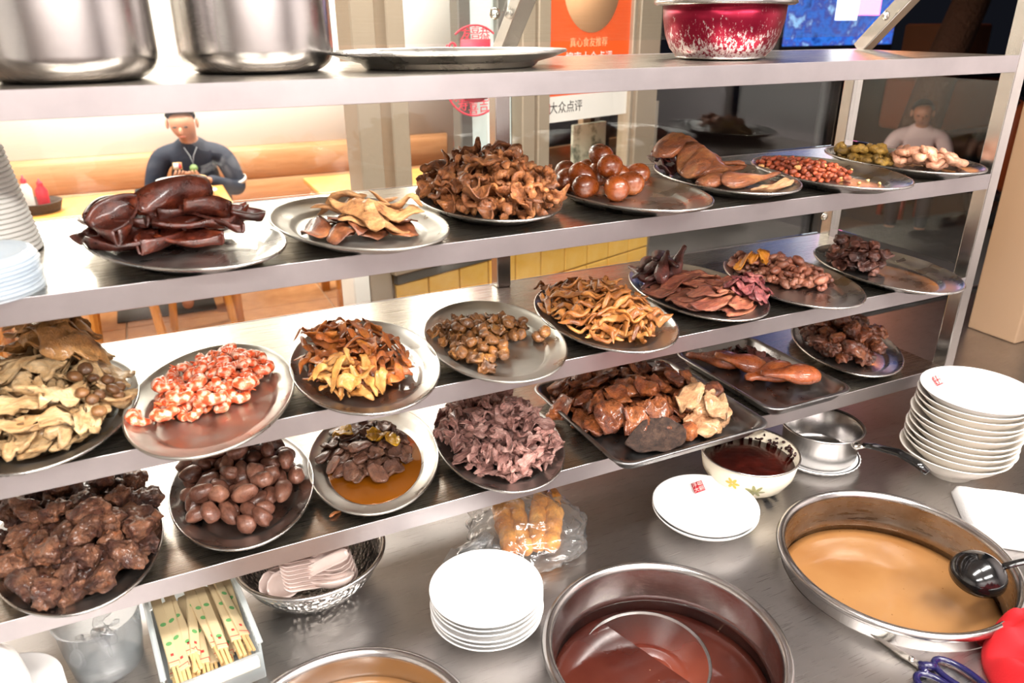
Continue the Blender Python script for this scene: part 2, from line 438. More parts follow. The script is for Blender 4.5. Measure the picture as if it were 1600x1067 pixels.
obj('white_patch', box(-0.10, 0.09, -0.018, -0.012, 1.67, 2.3), emit('display_white', '#eef4ff', 5.0), dsp)
obj('stand', box(-0.06, 0.02, 0.02, 0.06, 0, 1.42), MAT['blackmatte'], dsp)

bark = plain('bark_brown', '#5a3a28', 0.9, bump=(25, 1.0, 0.03))
tr = thing('street_tree', 'leaning rough tree trunk at the dark kerb', 'tree', (7.3, 4.2, 0))
obj('trunk', tube([(-0.55, 0, 0), (-0.4, 0, 0.6), (-0.25, 0, 1.2), (-0.02, 0, 1.8), (0.25, 0, 2.6), (0.4, 0, 3.4)], [0.24, 0.19, 0.17, 0.16, 0.15, 0.14], 12), bark, tr)
obj('branch', tube([(0.1, 0, 2.1), (0.6, 0.2, 2.7), (1.0, 0.3, 3.3)], [0.09, 0.07, 0.05], 8), bark, tr)
orange = plain('orange_board', '#a8552a', 0.6)
crt = thing('market_cart', 'low orange market cart parked across the street', 'cart', (8.6, 5.2, 0))
obj('cart_body', box(-0.7, 0.5, -0.3, 0.3, 0.5, 1.05, 0.04), orange, crt)
obj('cart_top', box(-0.85, 0.75, -0.35, 0.35, 1.12, 1.25, 0.02), orange, crt)
obj('cart_post', box(-0.6, -0.55, -0.2, -0.15, 1.0, 1.15), orange, crt)
obj('cart_box', box(-0.6, 0.2, -0.25, 0.25, 1.25, 1.62, 0.03), plain('carton', '#7a4a2c', 0.8), crt)
for a in (-0.5, 0.4):
    obj('wheel', xf(lathe([(0.12, -0.04), (0.25, -0.04), (0.25, 0.04), (0.12, 0.04), (0.12, -0.04)], 20), T(a, -0.3, 0.25) @ R(PI/2, 'X')), MAT['blackmatte'], crt)
pole = tag(obj('barrier_pole', tube([(7.2, 2.6, 0), (6.95, 2.85, 0.9), (6.7, 3.1, 1.75)], 0.03, 8), plain('orange_pole', '#ff5a14', 0.5)), 'slanted bright orange barrier pole on the street', 'pole')
# plank fence with posts seen through the pane under the poster
pf = thing('plank_fence', 'brown plank fence with posts seen through the poster window', 'fence', fac(1.75, 1.2, 0), FA)
plk = wood('fence_wood', '#6b4a34', '#8a6549')
for k in range(6): obj('plank', box(-0.6, 0.5, 0, 0.02, 0.02+0.16*k, 0.17+0.16*k, 0.004, 1), plk, pf, smooth=False)
for x, w_, m_ in ((-0.19, 0.07, 'beige_metal'), (-0.02, 0.10, 'blackmatte'), (0.30, 0.05, 'beige_metal')): obj('fence_post', box(x-w_/2, x+w_/2, -0.05, -0.002, 0, 1.3, 0.004, 1), MAT[m_], pf, smooth=False)
mar = NT('marbled_board'); nz = mar.noise(7, 6, 0.7, mar.coords()); mar.ln(mar.ramp(nz, [(0.4, '#6d7262'), (0.5, '#d9d6c4')]), mar.p.inputs['Base Color'])
tag(obj('marbled_board', xf(box(-0.12, 0.10, 0, 0.02, 0, 1.25, 0.003, 1), T(*fac(0.62, 0.30, 0)) @ R(FA, 'Z')), mar.m), 'pale marbled board leaning outside behind the window pane', 'board')
tag(obj('indicator_lamp', xf(blob(0.022, 0.022, 0.04, 0, 1, 1), T(*fac(1.48, 1.13, 0.94))), emit('indicator_orange', '#ff5a1e', 4)), 'small orange glowing lamp on the plank fence', 'lamp')
# motorbike at the kerb
mb = thing('motor_scooter', 'dark parked motor scooter at the right of the street', 'scooter', (6.35, 2.55, 0), math.radians(70))
dk = plain('scooter_dark', '#1c1a1a', 0.3)
for x in (-0.6, 0.62):
    w = obj('wheel', xf(lathe([(0.19, -0.045), (0.27, -0.05), (0.29, 0), (0.27, 0.05), (0.19, 0.045), (0.19, -0.045)], 28), T(x, 0, 0.29) @ R(PI/2, 'X')), MAT['blackmatte'], mb)
    obj('hub', xf(lathe([(0, -0.03), (0.07, -0.03), (0.07, 0.03), (0, 0.03)], 12), T(x, 0, 0.29) @ R(PI/2, 'X')), MAT['chrome'], w)
obj('body', blob(0.42, 0.14, 0.2, 0.12, 3, 4) and xf(blob(0.42, 0.14, 0.2, 0.1, 3, 4), T(-0.3, 0, 0.62)), dk, mb)
obj('footboard', box(-0.15, 0.4, -0.13, 0.13, 0.28, 0.34, 0.02), dk, mb)
obj('seat', xf(blob(0.36, 0.13, 0.07, 0.05, 3, 5), T(-0.32, 0, 0.82)), MAT['blackmatte'], mb)
obj('front_shield', xf(blob(0.1, 0.18, 0.38, 0.08, 3, 6), T(0.45, 0, 0.7)), plain('scooter_orange', '#8a3d18', 0.4), mb)
obj('handlebar', tube([(0.3, -0.32, 1.08), (0.36, -0.15, 1.1), (0.38, 0, 1.05), (0.36, 0.15, 1.1), (0.3, 0.32, 1.08)], 0.018, 8), MAT['chrome'], mb)
obj('fork', tube([(0.42, 0, 1.0), (0.62, 0, 0.29)], 0.03, 8), dk, mb)
pbd = tag(obj('paper_board', xf(box(-0.07, 0.07, -0.004, 0.004, 0, 1.32), T(2.28, 2.15, 0) @ R(math.radians(15), 'Z')), plain('paper_board_white', '#d8cdb8', 0.7)),
          'tall plain whitish board standing outside behind the window corner', 'board')

# ---------------------------------------------------------------- steel counter with three sunken pots
POTS = [(0.652, -0.284, 0.182), (1.125, -0.291, 0.194), (0.190, -0.257, 0.168)]
CX0, CX1, CY0, CY1 = -0.75, 2.75, -0.68, 0.62
pts = [(CX0, CY0), (CX1, CY0), (CX1, CY1), (CX0, CY1)]; edges = [(0, 1), (1, 2), (2, 3), (3, 0)]
for px, py, r in POTS:
    b = len(pts); n = 64
    pts += [(px+(r-0.012)*math.cos(2*PI*k/n), py+(r-0.012)*math.sin(2*PI*k/n)) for k in range(n)]
    edges += [(b+k, b+(k+1) % n) for k in range(n)]
res = geometry.delaunay_2d_cdt([Vector(q) for q in pts], edges, [], 0, 1e-6)
vv = [(q.x, q.y) for q in res[0]]; ff = []
for f in res[2]:
    c = np.mean([vv[i] for i in f], axis=0)
    if all(math.hypot(c[0]-px, c[1]-py) > r-0.0125 for px, py, r in POTS): ff.append(tuple(f))
n = len(vv)
V = [(x, y, 0) for x, y in vv]
cnt = thing('steel_counter', 'brushed stainless steel counter carrying the rack, pots and bowls', 'counter', (0, 0, CT))
obj('counter_top', (V, ff), MAT['counter'], cnt, smooth=False)
obj('front_apron', box(CX0, CX1, CY0-0.002, CY0, -0.10, 0), MAT['counter'], cnt)
obj('back_splash', box(CX0, CX1, CY1, CY1+0.012, -0.25, 0.012), MAT['counter'], cnt)
for x in (CX0+0.03, CX1-0.07): obj('counter_leg', box(x, x+0.04, -0.6, -0.56, -0.8, -0.001), MAT['post'], cnt)
obj('under_panel', box(CX0, CX1, CY1-0.02, CY1, -0.8, -0.001), MAT['counter'], cnt)
struct(obj('trim_2', box(2.285, 2.375, 0.25, 0.40, CT, 2.9, 0.006, 2), MAT['beige_metal']))
struct(obj('trim_3', box(2.376, 2.42, 0.20, 0.27, CT, 2.9, 0.004, 1), MAT['alu_grey']))

# ---------------------------------------------------------------- the shelf rack
rk = thing('shelf_rack', 'four tier stainless steel display rack with glass back standing on counter', 'rack', (0, 0, CT))
XL = -0.30
for z in (Z1, Z2, Z3, Z4):
    s = obj('shelf', box(XL, LR, 0.002, DR, z-0.004-CT, z-CT), MAT['shelf'], rk, smooth=False)
    obj('front_lip', join(box(XL, LR, 0.0, 0.002, z-0.03-CT, z-CT+0.0006, 0.0005, 1), box(XL, LR, 0.002, 0.02, z-0.03-CT, z-0.0285-CT)), MAT['lip'], s, smooth=False)
    obj('back_lip', box(XL, LR, DR, DR+0.002, z-0.03-CT, z-CT+0.0006), MAT['lip'], s, smooth=False)
Q = 0.03
def vpost(x0, y0, z0, z1, nm='post'): obj(nm, box(x0, x0+Q, y0, y0+Q, z0-CT, z1-CT, 0.002, 2), MAT['post'], rk, smooth=False)
vpost(LR, 0.0, CT, 2.3)
vpost(LR, DR-Q, CT, Z1)
vpost(XL-Q, 0.0, CT, 2.3); vpost(XL-Q, DR-Q, CT, Z1)
for a, b in ((Z4, Z3), (Z3, Z2), (Z2, Z1)):
    vpost(XM, DR-Q, a, b-0.004)
    vpost(-0.215, DR-Q, a, b-0.004)
for x in (-0.215, XM): vpost(x, DR-Q, CT, Z4-0.004, 'leg')
for x in (XM, LR):
    L = 0.62
    obj('brace', xf(box(0, Q, -Q/2, Q/2, 0, L, 0.002, 2), T(x, DR-0.02, Z1-CT) @ R(PI/4, 'X')), MAT['post'], rk, smooth=False)
for a, b in ((Z3, Z2), (Z2, Z1)):
    for x0, x1 in ((XL, XM-0.002), (XM+Q+0.002, LR-0.002)):
        g = obj('glass_pane', box(x0, x1, DR+0.004, DR+0.009, a-CT+0.002, b-CT-0.032), MAT['pane'], rk, smooth=False)
    g = obj('glass_pane', box(LR+0.012, LR+0.017, Q+0.003, DR-Q-0.003, a-CT+0.018, b-CT-0.048), MAT['pane'], rk, smooth=False)
for x0, x1 in ((XL, XM-0.002), (XM+0.032, LR-0.002)):
    obj('glass_pane', xf(box(x0, x1, 0.018, 0.023, 0.02, 0.6), T(0, DR-0.02, Z1-CT) @ R(PI/4, 'X')), MAT['pane'], rk, smooth=False)
bolt = lathe([(0, 0), (0.009, 0), (0.010, 0.003), (0.007, 0.007), (0, 0.008)], 16)
for x, y, z in ((XM-0.014, DR+0.001, (Z2+Z3)/2-0.02), (LR-0.018, DR-0.02, Z3+0.05), (XM-0.014, DR-0.06, Z1+0.075), (LR-0.02, DR-0.10, Z1+0.07)):
    obj('bolt', xf(bolt, T(x, y, z-CT) @ R(PI/2, 'X')), MAT['chrome'], rk)
# ---------------------------------------------------------------- oval trays
TA, TB = 0.175, 0.110
RINGS = [(0.0, 0.0030), (0.40, 0.0030), (0.70, 0.0030), (0.735, 0.0045), (0.765, 0.0085), (0.80, 0.0100), (0.90, 0.0135), (0.975, 0.0185), (0.992, 0.0210), (1.006, 0.0212), (1.014, 0.0195), (1.008, 0.0175),
         (0.985, 0.0165), (0.90, 0.0115), (0.80, 0.0080), (0.76, 0.0065), (0.73, 0.0010), (0.70, 0.0), (0.0, 0.0)]
def oval_mesh(mat, name='oval_tray'):
    return mesh_of(name, *lathe(RINGS, 72, TA, TB), mat)
OVAL = {m: oval_mesh(MAT[m]) for m in ('tray', 'tray_worn')}
def oval_h(e):
    up = RINGS[:10]
    return np.interp(e, [r for r, z in up], [z for r, z in up])
def tray(k, cx, cy, z, th, label, mat='tray'):
    o = put('oval_tray', OVAL[mat], None, (cx, cy, z+0.0005), (0, 0, math.radians(th)))
    tag(o, label, 'tray', 'oval steel serving trays on the rack')
    return o

class Pile:
    """height field over a tray, pieces are dropped on it one by one"""
    def __init__(s, cx, cy, z, th=90, shape='oval', hx=TA, hy=TB, ext=0.23, h0=0.003):
        s.c = np.array((cx, cy, z+0.0005)); s.res = 0.0025; s.ext = ext
        n = int(2*ext/s.res); s.n = n
        g = (np.arange(n)+0.5)*s.res - ext
        X, Y = np.meshgrid(g, g, indexing='ij')
        c, si = math.cos(math.radians(th)), math.sin(math.radians(th))
        u = X*c + Y*si; v = -X*si + Y*c
        s.H = oval_h(np.hypot(u/hx, v/hy)) if shape == 'oval' else np.full((n, n), h0)
        s.X, s.Y = X, Y
    def idx(s, xy):
        return np.clip(((xy + s.ext)/s.res).astype(int), 1, s.n-2)
    def target(s, c, rx, ry, ang, h, pw=0.7):
        a = math.radians(ang); dx, dy = s.X-c[0], s.Y-c[1]
        u = (dx*math.cos(a)+dy*math.sin(a))/rx; v = (-dx*math.sin(a)+dy*math.cos(a))/ry
        e = u*u+v*v
        s.Tg = np.where(e < 1, h*np.clip(1-e, 0, 1)**pw + 0.004, -1.0)
        s.inside = np.argwhere(e < 1)
    def add_target(s, c, rx, ry, ang, h, pw=0.7):
        old, oi = s.Tg.copy(), s.inside
        s.target(c, rx, ry, ang, h, pw); s.Tg = np.maximum(s.Tg, old); s.inside = np.argwhere(s.Tg > 0)
    def spot(s, k=40):
        q = s.inside[rng.integers(0, len(s.inside), k)]
        d = s.Tg[q[:, 0], q[:, 1]] - s.H[q[:, 0], q[:, 1]]
        b = q[np.argmax(d + rng.random(k)*0.004)]
        return (b + 0.5)*s.res - s.ext
    def slope(s, xy, r=6):
        i, j = s.idx(np.asarray(xy)); i = min(max(i, r), s.n-r-1); j = min(max(j, r), s.n-r-1)
        gx = (s.H[i+r-1:i+r+2, j-r:j+r].mean() - s.H[i-r-1:i-r+2, j-r:j+r].mean())/(2*r*s.res)
        gy = (s.H[i-r:i+r, j+r-1:j+r+2].mean() - s.H[i-r:i+r, j-r-1:j-r+2].mean())/(2*r*s.res)
        return gx, gy
    def splat(s, ij, h):
        for di in (-1, 0, 1):
            for dj in (-1, 0, 1):
                np.maximum.at(s.H, (ij[:, 0]+di, ij[:, 1]+dj), h)
    def blur(s, r):
        A = np.pad(s.H, r, mode='edge')
        for ax in (0, 1):
            c = np.cumsum(A, axis=ax); c = np.concatenate([np.zeros_like(np.take(c, [0], ax)), c], ax)
            n = A.shape[ax]
            A = (np.take(c, range(2*r+1, n+1), ax) - np.take(c, range(0, n-2*r), ax))/(2*r+1)
        return A
    def drop(s, name, me, label, cat, group=None, xy=None, q=0.8, tilt=0.25, yaw=None, scale=(0.85, 1.15), align=0.7, pitch=0.0, kids=None, k=40, tries=6, drape=0, keep=0.8):
        best = None
        fixed = xy is not None
        for a in range(1 if fixed else tries):
            p = np.asarray(xy if fixed else s.spot(k), float)
            m = me[rng.integers(len(me))] if isinstance(me, (list, tuple)) else me
            yw = rng.random()*2*PI if yaw is None else yaw + rng.normal()*0.25
            sc = rng.uniform(*scale)
            if drape:
                rot = Matrix.Rotation(yw, 3, 'Z')
                V = VC[m.name] @ np.array(rot).T * sc
                if a == 0: Hs = s.blur(drape)
                ij = s.idx(V[:, :2] + p)
                z = Hs[ij[:, 0], ij[:, 1]]
                zz = z*keep + z.mean()*(1-keep) + (V[:, 2]-V[:, 2].min())*0.75
                zz += max(0, (0.0035 - zz).max()) if (zz < 0.0035).mean() > 0.3 else 0
                zz = np.maximum(zz, 0.0033 + 0.0005*(V[:, 2]-V[:, 2].min())/0.005)
                top = zz.max(); W = np.c_[V[:, :2], zz]; z0 = 0.0
            else:
                gx, gy = s.slope(p); g = math.hypot(gx, gy); f = min(1, 0.55/(g+1e-6))
                nrm = Vector((-gx*f*align + rng.normal()*tilt, -gy*f*align + rng.normal()*tilt, 1)).normalized()
                rot = Vector((0, 0, 1)).rotation_difference(nrm).to_matrix() @ Matrix.Rotation(yw, 3, 'Z') @ Matrix.Rotation(pitch, 3, 'X')
                W = VC[m.name] @ np.array(rot).T * sc
                ij = s.idx(W[:, :2] + p)
                z0 = max(np.quantile(s.H[ij[:, 0], ij[:, 1]] - W[:, 2], q), (0.003 - W[:, 2]).max())
                top = W[:, 2].max() + z0
            i0, j0 = s.idx(p)
            sco = top - (max(0, s.Tg[i0, j0]) if not fixed else 0)
            if best is None or sco < best[0]: best = (sco, p, m, rot, sc, W, z0, ij)
        sco, p, m, rot, sc, W, z0, ij = best
        s.splat(ij, W[:, 2] + z0)
        if drape:
            me2 = mesh_of(name, W - np.array((0, 0, W[:, 2].min())), [tuple(f.vertices) for f in m.polygons], m.materials[0])
            o = put(name, me2, None, (s.c[0]+p[0], s.c[1]+p[1], s.c[2]+W[:, 2].min()))
        else:
            o = put(name, m, None, (s.c[0]+p[0], s.c[1]+p[1], s.c[2]+z0))
            o.rotation_euler = rot.to_euler(); o.scale = (sc, sc, sc)
        tag(o, label, cat, group)
        if kids:
            for nm, kme in kids.get(m.name, ()): put(nm, kme, o)
        return o
VC = {}
def reg(name, VF, mat, smooth=True, t=None):
    me = mesh_of(name, VF[0], VF[1], mat, smooth)
    if t is not None:
        a = me.attributes.new('along', 'FLOAT', 'POINT'); a.data.foreach_set('value', np.asarray(t, np.float32))
    V = np.asarray(VF[0], float)
    VC[me.name] = V
    return me
def many(name, fn, n, mat): return [reg(name, fn(i), mat) for i in range(n)]

# piece shapes ------------------------------------------------------
def flake(L, W, th, seed, curl=0.3, ruf=0.15, jag=0.18, nu=9, nv=7, twist=0.0):
    r = np.random.default_rng(seed)
    u = np.linspace(-1, 1, nu); v = np.linspace(-1, 1, nv)
    U, Vv = np.meshgrid(u, v, indexing='ij')
    # square to disc so the outline is round, then roughen it
    X = U*np.sqrt(1-Vv**2/2); Y = Vv*np.sqrt(1-U**2/2)
    P = np.stack([X.ravel(), Y.ravel(), np.zeros(X.size)], 1)
    e = np.hypot(P[:, 0], P[:, 1])
    d = 1 + jag*wob(P*np.array((1, 1, 0)), 5, seed)*e*1.6
    x = P[:, 0]*d*L/2; y = P[:, 1]*d*W/2
    a = r.random()*PI
    q = (P[:, 0]*math.cos(a)+P[:, 1]*math.sin(a))
    z = curl*W/2*q**2*r.choice([1, -1, 1]) + ruf*W/2*wob(P, 5.5, seed+7)*1.8
    z = z + twist*P[:, 0]*P[:, 1]*W/2
    top = np.stack([x, y, z], 1).reshape(nu, nv, 3)
    gx = np.gradient(top, axis=0); gy = np.gradient(top, axis=1)
    nn = np.cross(gx, gy); nn /= np.linalg.norm(nn, axis=2)[..., None] + 1e-12
    tt = th*(0.35 + 0.65*np.clip(1.15-e, 0, 1)).reshape(nu, nv, 1)
    bot = top - nn*tt
    V = np.concatenate([top.reshape(-1, 3), bot.reshape(-1, 3)]); N = nu*nv; F = []
    for i in range(nu-1):
        for j in range(nv-1):
            p = i*nv+j; F.append((p, p+nv, p+nv+1, p+1)); F.append((N+p, N+p+1, N+p+nv+1, N+p+nv))
    bd = [i*nv for i in range(nu)] + [(nu-1)*nv+j for j in range(1, nv)] + [i*nv+nv-1 for i in range(nu-2, -1, -1)] + [j for j in range(nv-2, 0, -1)]
    for a_, b_ in zip(bd, bd[1:]+bd[:1]): F.append((a_, N+a_, N+b_, b_))
    return V, F
def strip(L, w, flat, seed, bend=1.0, wav=0.25, n=12, seg=8, taper=0.6, twist=0.8):
    r = np.random.default_rng(seed)
    s = np.linspace(-1, 1, n)
    k = bend*r.uniform(-1, 1)
    ang = k*s + 0.5*wav*np.sin(s*r.uniform(2, 5)+r.random()*6)
    dx = np.cos(ang); dy = np.sin(ang)
    x = np.cumsum(dx)*L/n; y = np.cumsum(dy)*L/n
    z = wav*w*2.2*np.sin(s*r.uniform(1.5, 3.5)+r.random()*6)
    P = np.stack([x-x.mean(), y-y.mean(), z], 1)
    rad = w/2*(1-(1-taper)*np.abs(s)**3)*(1+0.12*np.sin(s*9+r.random()*6))
    rad[0] *= 0.55; rad[-1] *= 0.55
    return tube(P, rad, seg, flat, None, True, twist*r.uniform(-1, 1))
def curl(Rr, w, flat, seed, turns=0.8, ruf=0.2, n=18, seg=9, rise=0.3):
    r = np.random.default_rng(seed)
    a = np.linspace(0, 2*PI*turns*r.uniform(0.75, 1.2), n)
    rr = Rr*(1+0.25*np.sin(a*r.uniform(1, 2)+r.random()*6))
    P = np.stack([rr*np.cos(a), rr*np.sin(a)*r.uniform(0.6, 1), rise*Rr*np.sin(a*0.5+r.random()*6)+ruf*w*np.sin(a*5)], 1)
    P -= P.mean(0)
    rad = w/2*(1+ruf*np.sin(a*7+r.random()*6)); rad[0] *= 0.6; rad[-1] *= 0.6
    return tube(P, rad, seg, flat, (0, 0, 1), True)
def chunk(s, seed, sub=3, amp=0.28):
    r = np.random.default_rng(seed)
    V, F = blob(s*r.uniform(0.8, 1.25), s*r.uniform(0.65, 1.0), s*r.uniform(0.5, 0.8), amp, 2.6, seed, sub)
    V = V.copy()
    for i in range(4):                              # chopped faces
        d = r.normal(size=3); d /= np.linalg.norm(d); lim = s*r.uniform(0.42, 0.7)
        q = V @ d; V -= np.where(q > lim, (q-lim)*0.8, 0)[:, None]*d
    V = V + (wob(V/s, 8, seed+3)*s*0.16)[:, None]*np.array((0.6, 0.6, 1))
    return V + np.stack([wob(V/s, 15, seed+k_) for k_ in (5, 6, 7)], 1)*s*0.11, F
def ear(L, W, th, seed):
    r = np.random.default_rng(seed)
    nu, nv = 13, 9
    u = np.linspace(0, 1, nu); v = np.linspace(-1, 1, nv)
    wid = W/2*np.sin(PI*np.clip(u*0.86+0.13, 0, 1))**0.8
    U, Vv = np.meshgrid(u, v, indexing='ij')
    x = (U-0.5)*L; y = Vv*wid[:, None]
    cup = r.uniform(0.5, 1.1)
    z = cup*W*0.45*Vv**2*(0.5+0.5*U) + r.uniform(-0.3, 0.6)*L*0.4*(U-0.4)**2 + 0.02*W*np.sin(U*9+Vv*4+r.random()*6)
    top = np.stack([x, y*(1-0.25*cup*Vv**2), z], 2)
    gx = np.gradient(top, axis=0); gy = np.gradient(top, axis=1); nn = np.cross(gx, gy); nn /= np.linalg.norm(nn, axis=2)[..., None]+1e-12
    bot = top - nn*th*(1.25-0.6*U)[..., None]
    V = np.concatenate([top.reshape(-1, 3), bot.reshape(-1, 3)]); N = nu*nv; F = []
    for i in range(nu-1):
        for j in range(nv-1):
            p = i*nv+j; F.append((p, p+nv, p+nv+1, p+1)); F.append((N+p, N+p+1, N+p+nv+1, N+p+nv))
    bd = [i*nv for i in range(nu)] + [(nu-1)*nv+j for j in range(1, nv)] + [i*nv+nv-1 for i in range(nu-2, -1, -1)] + [j for j in range(nv-2, 0, -1)]
    for a_, b_ in zip(bd, bd[1:]+bd[:1]): F.append((a_, N+a_, N+b_, b_))
    return V, F
def leg_piece(L, w, seed):                          # duck leg: fat thigh narrowing to a bony end
    r = np.random.default_rng(seed); n = 14
    s = np.linspace(0, 1, n)
    P = np.stack([(s-0.45)*L, 0.12*L*np.sin(s*2.2+r.random()), 0.04*L*np.sin(s*3)], 1)
    rad = w*np.interp(s, [0, 0.06, 0.25, 0.45, 0.7, 0.86, 0.94, 1], [0.25, 0.72, 1.0, 0.92, 0.5, 0.33, 0.40, 0.22])
    V, F = tube(P, rad, 14, 0.62, None, True)
    return V*(1+0.07*wob(V/w, 3, seed))[:, None], F
def shrimp_piece(seed):
    r = np.random.default_rng(seed); n = 20
    s = np.linspace(0, 1, n); a = s*PI*r.uniform(1.25, 1.7)
    Rr = 0.0095*(1-0.15*s)
    P = np.stack([Rr*np.cos(a), Rr*np.sin(a), 0.001*np.sin(a)], 1); P -= P.mean(0)
    rad = np.interp(s, [0, 0.05, 0.2, 0.6, 0.85, 1], [0.0035, 0.0062, 0.0072, 0.0058, 0.0034, 0.0022])*(1+0.07*np.sin(s*6*2*PI))
    V, F = tube(P, rad, 10, 0.9)
    tail = []
    e = P[-1]; t = P[-1]-P[-3]; t /= np.linalg.norm(t)
    for sg in (-1, 0, 1):
        w = np.array((-t[1], t[0], 0)); d = t + 0.5*sg*np.array((0, 0, 1))+0.15*w*sg
        tail.append(tube([e, e+d*0.004, e+d*0.009], [0.0012, 0.0024, 0.0008], 6, 0.35))
    return (V, F), np.repeat(s, 10), join(*tail)
def ovoid(a, b, seed, amp=0.06): 
    V, F = blob(b, b, a, amp, 2.2, seed, 3)
    V = V.copy(); k = 1 - 0.16*V[:, 2]/a; V[:, 0] *= k; V[:, 1] *= k
    return V[:, [2, 0, 1]], F

# food colours -------------------------------------------------------
FM = {}
FM['ear'] = food('dark_soy_skin', ['#230c06', '#42170c', '#672c14'], 0.28, 22, 90, 0.25, 0.5, 0.3)
FM['sheet'] = food('brown_soy_sheet', ['#38190f', '#6a3a22', '#935c35'], 0.35, 20, 90, 0.3, 0.35)
FM['pale_meat'] = food('pale_meat', ['#80502c', '#b98552', '#d6ab78'], 0.42, 26, 140, 0.6, 0.2, 0.2, stretch=(0.4, 2, 2), mott=0.45)
FM['intestine'] = food('soy_intestine', ['#5f3217', '#94592f', '#b87d49'], 0.38, 40, 150, 0.6, 0.3, 0.28)
FM['egg'] = food('soy_egg', ['#4a1d08', '#7e3a12', '#a55a22'], 0.22, 16, 160, 0.06, 0.5, 0.2, mott=0.2)
FM['duck'] = food('duck_skin', ['#4a2110', '#8a4c26', '#b07a4a'], 0.34, 22, 110, 0.5, 0.35, 0.25, stretch=(0.6, 1.5, 1.5), mott=0.5)
FM['peanut'] = food('peanut_skin', ['#6a2410', '#96401f', '#b8602f'], 0.4, 60, 200, 0.3, 0.25, 0.35, mott=0.4)
FM['peanut_bare'] = food('peanut_flesh', ['#b97a3c', '#dba768', '#e8bf86'], 0.5, 60, 200, 0.3, 0.1, 0.15)
FM['olive'] = food('ochre_tripe', ['#5c4312', '#8c6a24', '#a9873c'], 0.42, 40, 150, 0.6, 0.25, 0.2)
FM['squid'] = food('pink_tan_squid', ['#8d5a40', '#bc866a', '#d8a88c'], 0.38, 30, 150, 0.3, 0.3, 0.2, mott=0.35)
FM['chicken'] = food('steamed_chicken', ['#a87c4a', '#cba878', '#e2c9a0'], 0.3, 28, 130, 0.6, 0.3, 0.2, stretch=(0.5, 2, 2), mott=0.35)
FM['chicken_skin'] = food('chicken_skin', ['#865a2c', '#b08048', '#c89c66'], 0.28, 28, 160, 0.6, 0.35, 0.2, mott=0.4)
FM['mushroom'] = food('mushroom_brown', ['#3e2615', '#6b4726', '#8a6238'], 0.35, 30, 120, 0.3, 0.3, mott=0.4)
FM['strip'] = food('soy_tofu_strip', ['#5f2809', '#98501a', '#bd7730'], 0.35, 26, 120, 0.4, 0.35, 0.32, mott=0.45)
FM['strip_pale'] = food('pale_tofu_strip', ['#9a5f22', '#bd8440', '#cfa263'], 0.36, 26, 120, 0.4, 0.3, 0.2, mott=0.4)
FM['gizzard'] = food('ochre_gizzard', ['#402409', '#76491c', '#9c6c32'], 0.32, 34, 120, 0.5, 0.4, 0.35)
FM['tentacle'] = food('tan_tentacle', ['#6a3310', '#a8672c', '#cf9450'], 0.32, 22, 120, 0.35, 0.4, 0.32, mott=0.4)
FM['tongue'] = food('dark_red_tongue', ['#2a0d0a', '#511e17', '#7b3a2a'], 0.3, 22, 120, 0.5, 0.4, 0.3, mott=0.5)
FM['redmeat'] = food('fibrous_red_meat', ['#5b2218', '#8f4f38', '#b67c5a'], 0.36, 34, 150, 0.7, 0.3, 0.25, stretch=(0.4, 2.4, 2))
FM['kidney'] = food('pinkish_offal', ['#5b2c1e', '#8a513c', '#a9745a'], 0.33, 26, 110, 0.3, 0.4, 0.28, mott=0.45)
FM['orange_bit'] = food('orange_bit', ['#a05512', '#d08a22'], 0.3, 26, 110, 0.3, 0.4, 0.1, mott=0.3)
FM['dark'] = food('dark_purple_offal', ['#2c110d', '#522a1e', '#7a4a34'], 0.35, 28, 120, 0.6, 0.35, 0.3)
FM['neck'] = food('dark_neck_meat', ['#2a120b', '#553022', '#845a42', '#8a4a22'], 0.33, 34, 120, 0.8, 0.4, 0.3, bdist=0.003)
FM['heart'] = food('taupe_heart', ['#45281d', '#72493a', '#8e6450'], 0.30, 24, 110, 0.22, 0.45, 0.22, mott=0.5)
FM['slice'] = food('grey_brown_gizzard', ['#3a2018', '#634030', '#7e5a44'], 0.34, 30, 120, 0.5, 0.4, 0.25)
FM['yellow_skin'] = food('yellow_skin', ['#8a5c08', '#c79418', '#dcb640'], 0.22, 30, 120, 0.3, 0.6, 0.1, mott=0.3)
FM['beef'] = food('mauve_beef', ['#774840', '#ad7f76', '#cfaaa0'], 0.42, 34, 170, 0.8, 0.2, 0.25, stretch=(0.5, 2.5, 2))
FM['duckmeat'] = food('roast_duck', ['#35160b', '#6b3317', '#9a5426', '#a5663a'], 0.30, 24, 110, 0.7, 0.5, 0.28, bdist=0.0025)
FM['duckpale'] = food('pale_duck_slice', ['#8a5430', '#c2966c', '#dcbb96'], 0.36, 26, 140, 0.6, 0.3, 0.15, stretch=(0.5, 2, 2), mott=0.4)
FM['ducklegskin'] = food('glazed_duck_leg', ['#5a240c', '#92461a', '#b26a34'], 0.24, 16, 140, 0.35, 0.6, 0.18, mott=0.35)
FM['slab'] = food('grey_spongy_slab', ['#1f1511', '#3d2b22', '#584336'], 0.6, 60, 260, 1.0, 0.0, 0.1)
FM['fry'] = food('fried_dough', ['#a05a16', '#cf8a34', '#e3ad60'], 0.5, 24, 120, 0.6, 0.1, 0.1, mott=0.35)
